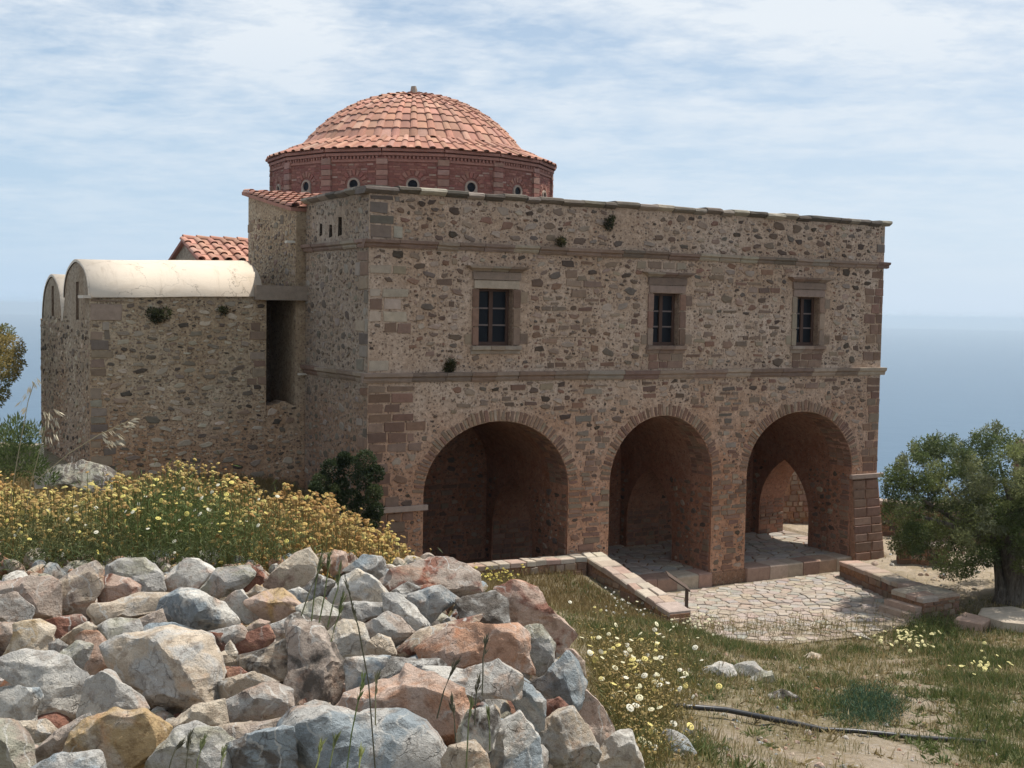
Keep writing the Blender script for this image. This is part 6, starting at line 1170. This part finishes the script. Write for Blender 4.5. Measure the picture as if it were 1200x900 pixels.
STK = [([(365, 728), (368, 700), (371, 678), (376, 655)], 'first pale green stalk behind the standing stone, leftmost of the tuft', SG), ([(374, 730), (380, 700), (384, 672), (386, 652)], 'upright pale green stalk next to the leftmost of the tuft behind the standing stone', SG), ([(384, 735), (391, 705), (396, 690), (398, 668)], 'stalk of the tuft behind the standing stone, nearest the white boulder', SG),
 ([(353, 722), (362, 695), (372, 672), (375, 660)], 'thin stalk leaning right on the left side of the tuft behind the standing stone', SB), ([(388, 752), (392, 735), (397, 722), (402, 700)], 'short thick stalk rising from the right shoulder of the standing stone', SG),
 ([(440, 905), (432, 800), (420, 735), (404, 676)], 'long thin dark stem bending left across the white boulder', SD_), ([(406, 905), (412, 860), (418, 830), (426, 795)], 'broad bright green stalk in front of the very large blue grey boulder', (.16, .20, .07)), ([(440, 850), (440, 830), (440, 815), (441, 795)], 'pale green seed head in front of the rusty orange patch', SB),
 ([(512, 842), (520, 810), (526, 795), (534, 778)], 'dark slanting seed head over the rusty pink boulder', SD_), ([(565, 815), (566, 790), (566, 772), (569, 752)], 'dark upright seed head over the broad orange boulder', SD_), ([(556, 850), (557, 832), (558, 815), (561, 797)], 'thin upright stalk just below the dark upright seed head', SD_), ([(534, 870), (533, 850), (532, 838), (530, 822)], 'small dark seed head left of the mottled white stone', SD_),
 ([(546, 905), (548, 870), (549, 845), (552, 828)], 'seed head in front of the mottled white stone', SG), ([(574, 880), (574, 860), (573, 848), (572, 836)], 'thin grey green seed head right of the mottled white stone', SG), ([(197, 905), (201, 890), (205, 880), (211, 873)], 'leftmost dark grass tip at the bottom edge', SD_), ([(217, 910), (219, 890), (220, 880), (222, 866)], 'second dark grass tip from the left at the bottom edge', SD_), ([(229, 910), (232, 890), (235, 880), (239, 868)], 'green grass tip right of the two dark ones at the bottom edge', SG), ([(257, 910), (259, 898), (260, 890), (262, 882)], 'short grass tip at the bottom edge, set apart to the right of the other three', SG),
 ([(368, 905), (372, 895), (374, 885), (376, 875)], 'bright short blade at the bottom left of the very large blue grey boulder', (.24, .26, .09)), ([(420, 905), (421, 898), (422, 890), (423, 882)], 'small yellow green blade tip at the bottom edge under the broad green stalk', (.24, .26, .09)), ([(386, 900), (388, 890), (390, 880), (393, 868)], 'faint green blade beside the bright short one', SG)]
for pts, lab, col in STK: stalk(pts, lab, col, d0=4.55, d1=4.6, wd=.0028)
# drooping wild oats on the left
def oats(pts, spikes, label, d):
    P3 = [at3(px, py, d) for px, py in pts]; root = thing('wild_oat', label, 'wild oat', tuple(P3[0]), 'dry wild oats in front of the chapel'); b = MB(); b.tube(P3, .004, 5, (.40, .34, .22)); b.build('stem', MAT['grass'], root); V = []
    for px, py, a in spikes:
        for _ in range(3): c = at3(px+rs.normal(0, 1.5), py+rs.normal(0, 1.5), d); D = _rt*math.cos(a)-_up*math.sin(a)+rs.normal(0, .2, 3); V.append(leaf_cloud(c[None], D[None], [.09], [.009]))
    V = np.concatenate(V); quads('spikelets', V, np.array([.56, .49, .36])*rs.uniform(.75, 1.15, (len(V), 1)), MAT['grass'], root, tuple(P3[-1]))
oats([(40, 565), (80, 532), (115, 510), (150, 494)], [(118, 508, .5), (126, 504, .6), (134, 500, .5), (142, 497, .3), (148, 494, .2), (152, 492, .1), (122, 516, .9), (130, 514, .9), (138, 508, .8), (146, 502, .5), (127, 520, 1.0), (136, 517, .9)], 'dry wild oat with its drooping head in front of the chapel front wall', 12.)
oats([(30, 600), (38, 560), (50, 515), (58, 482)], [(52, 482, 1.2), (57, 484, 1.3), (62, 480, .6), (68, 482, .8), (54, 492, 1.4), (60, 498, 1.3), (66, 492, 1.1), (55, 510, 1.3), (62, 508, 1.0), (50, 500, 1.8)], 'pale wild oat with its head against the left edge of the chapel', 12.)
oats([(10, 600), (20, 540), (33, 470), (40, 448)], [(27, 470, 2.2), (31, 462, 2.2), (34, 452, 2.0), (38, 448, 1.2), (30, 478, 2.0), (42, 444, .8)], 'faint wild oat standing against the blue sea left of the chapel', 12.)

# ------------------------------------------------------------------ haze: one closed box of pale air round everything
m, t, b, o = new_mat('haze_air'); t.nodes.clear(); out = N(t, 'ShaderNodeOutputMaterial'); pv = N(t, 'ShaderNodeVolumePrincipled'); pv.inputs['Color'].default_value = (.70, .84, .97, 1); pv.inputs['Density'].default_value = 1.1e-4; pv.inputs['Anisotropy'].default_value = .2; Lk(t, pv.outputs[0], out.inputs['Volume'])
q = MB(); q.box((-24400, -24400, -201), (24400, 24400, 22)); hb = q.build('haze', m); hb.data.materials.clear(); hb.data.materials.append(m); tag(hb, kind='stuff')
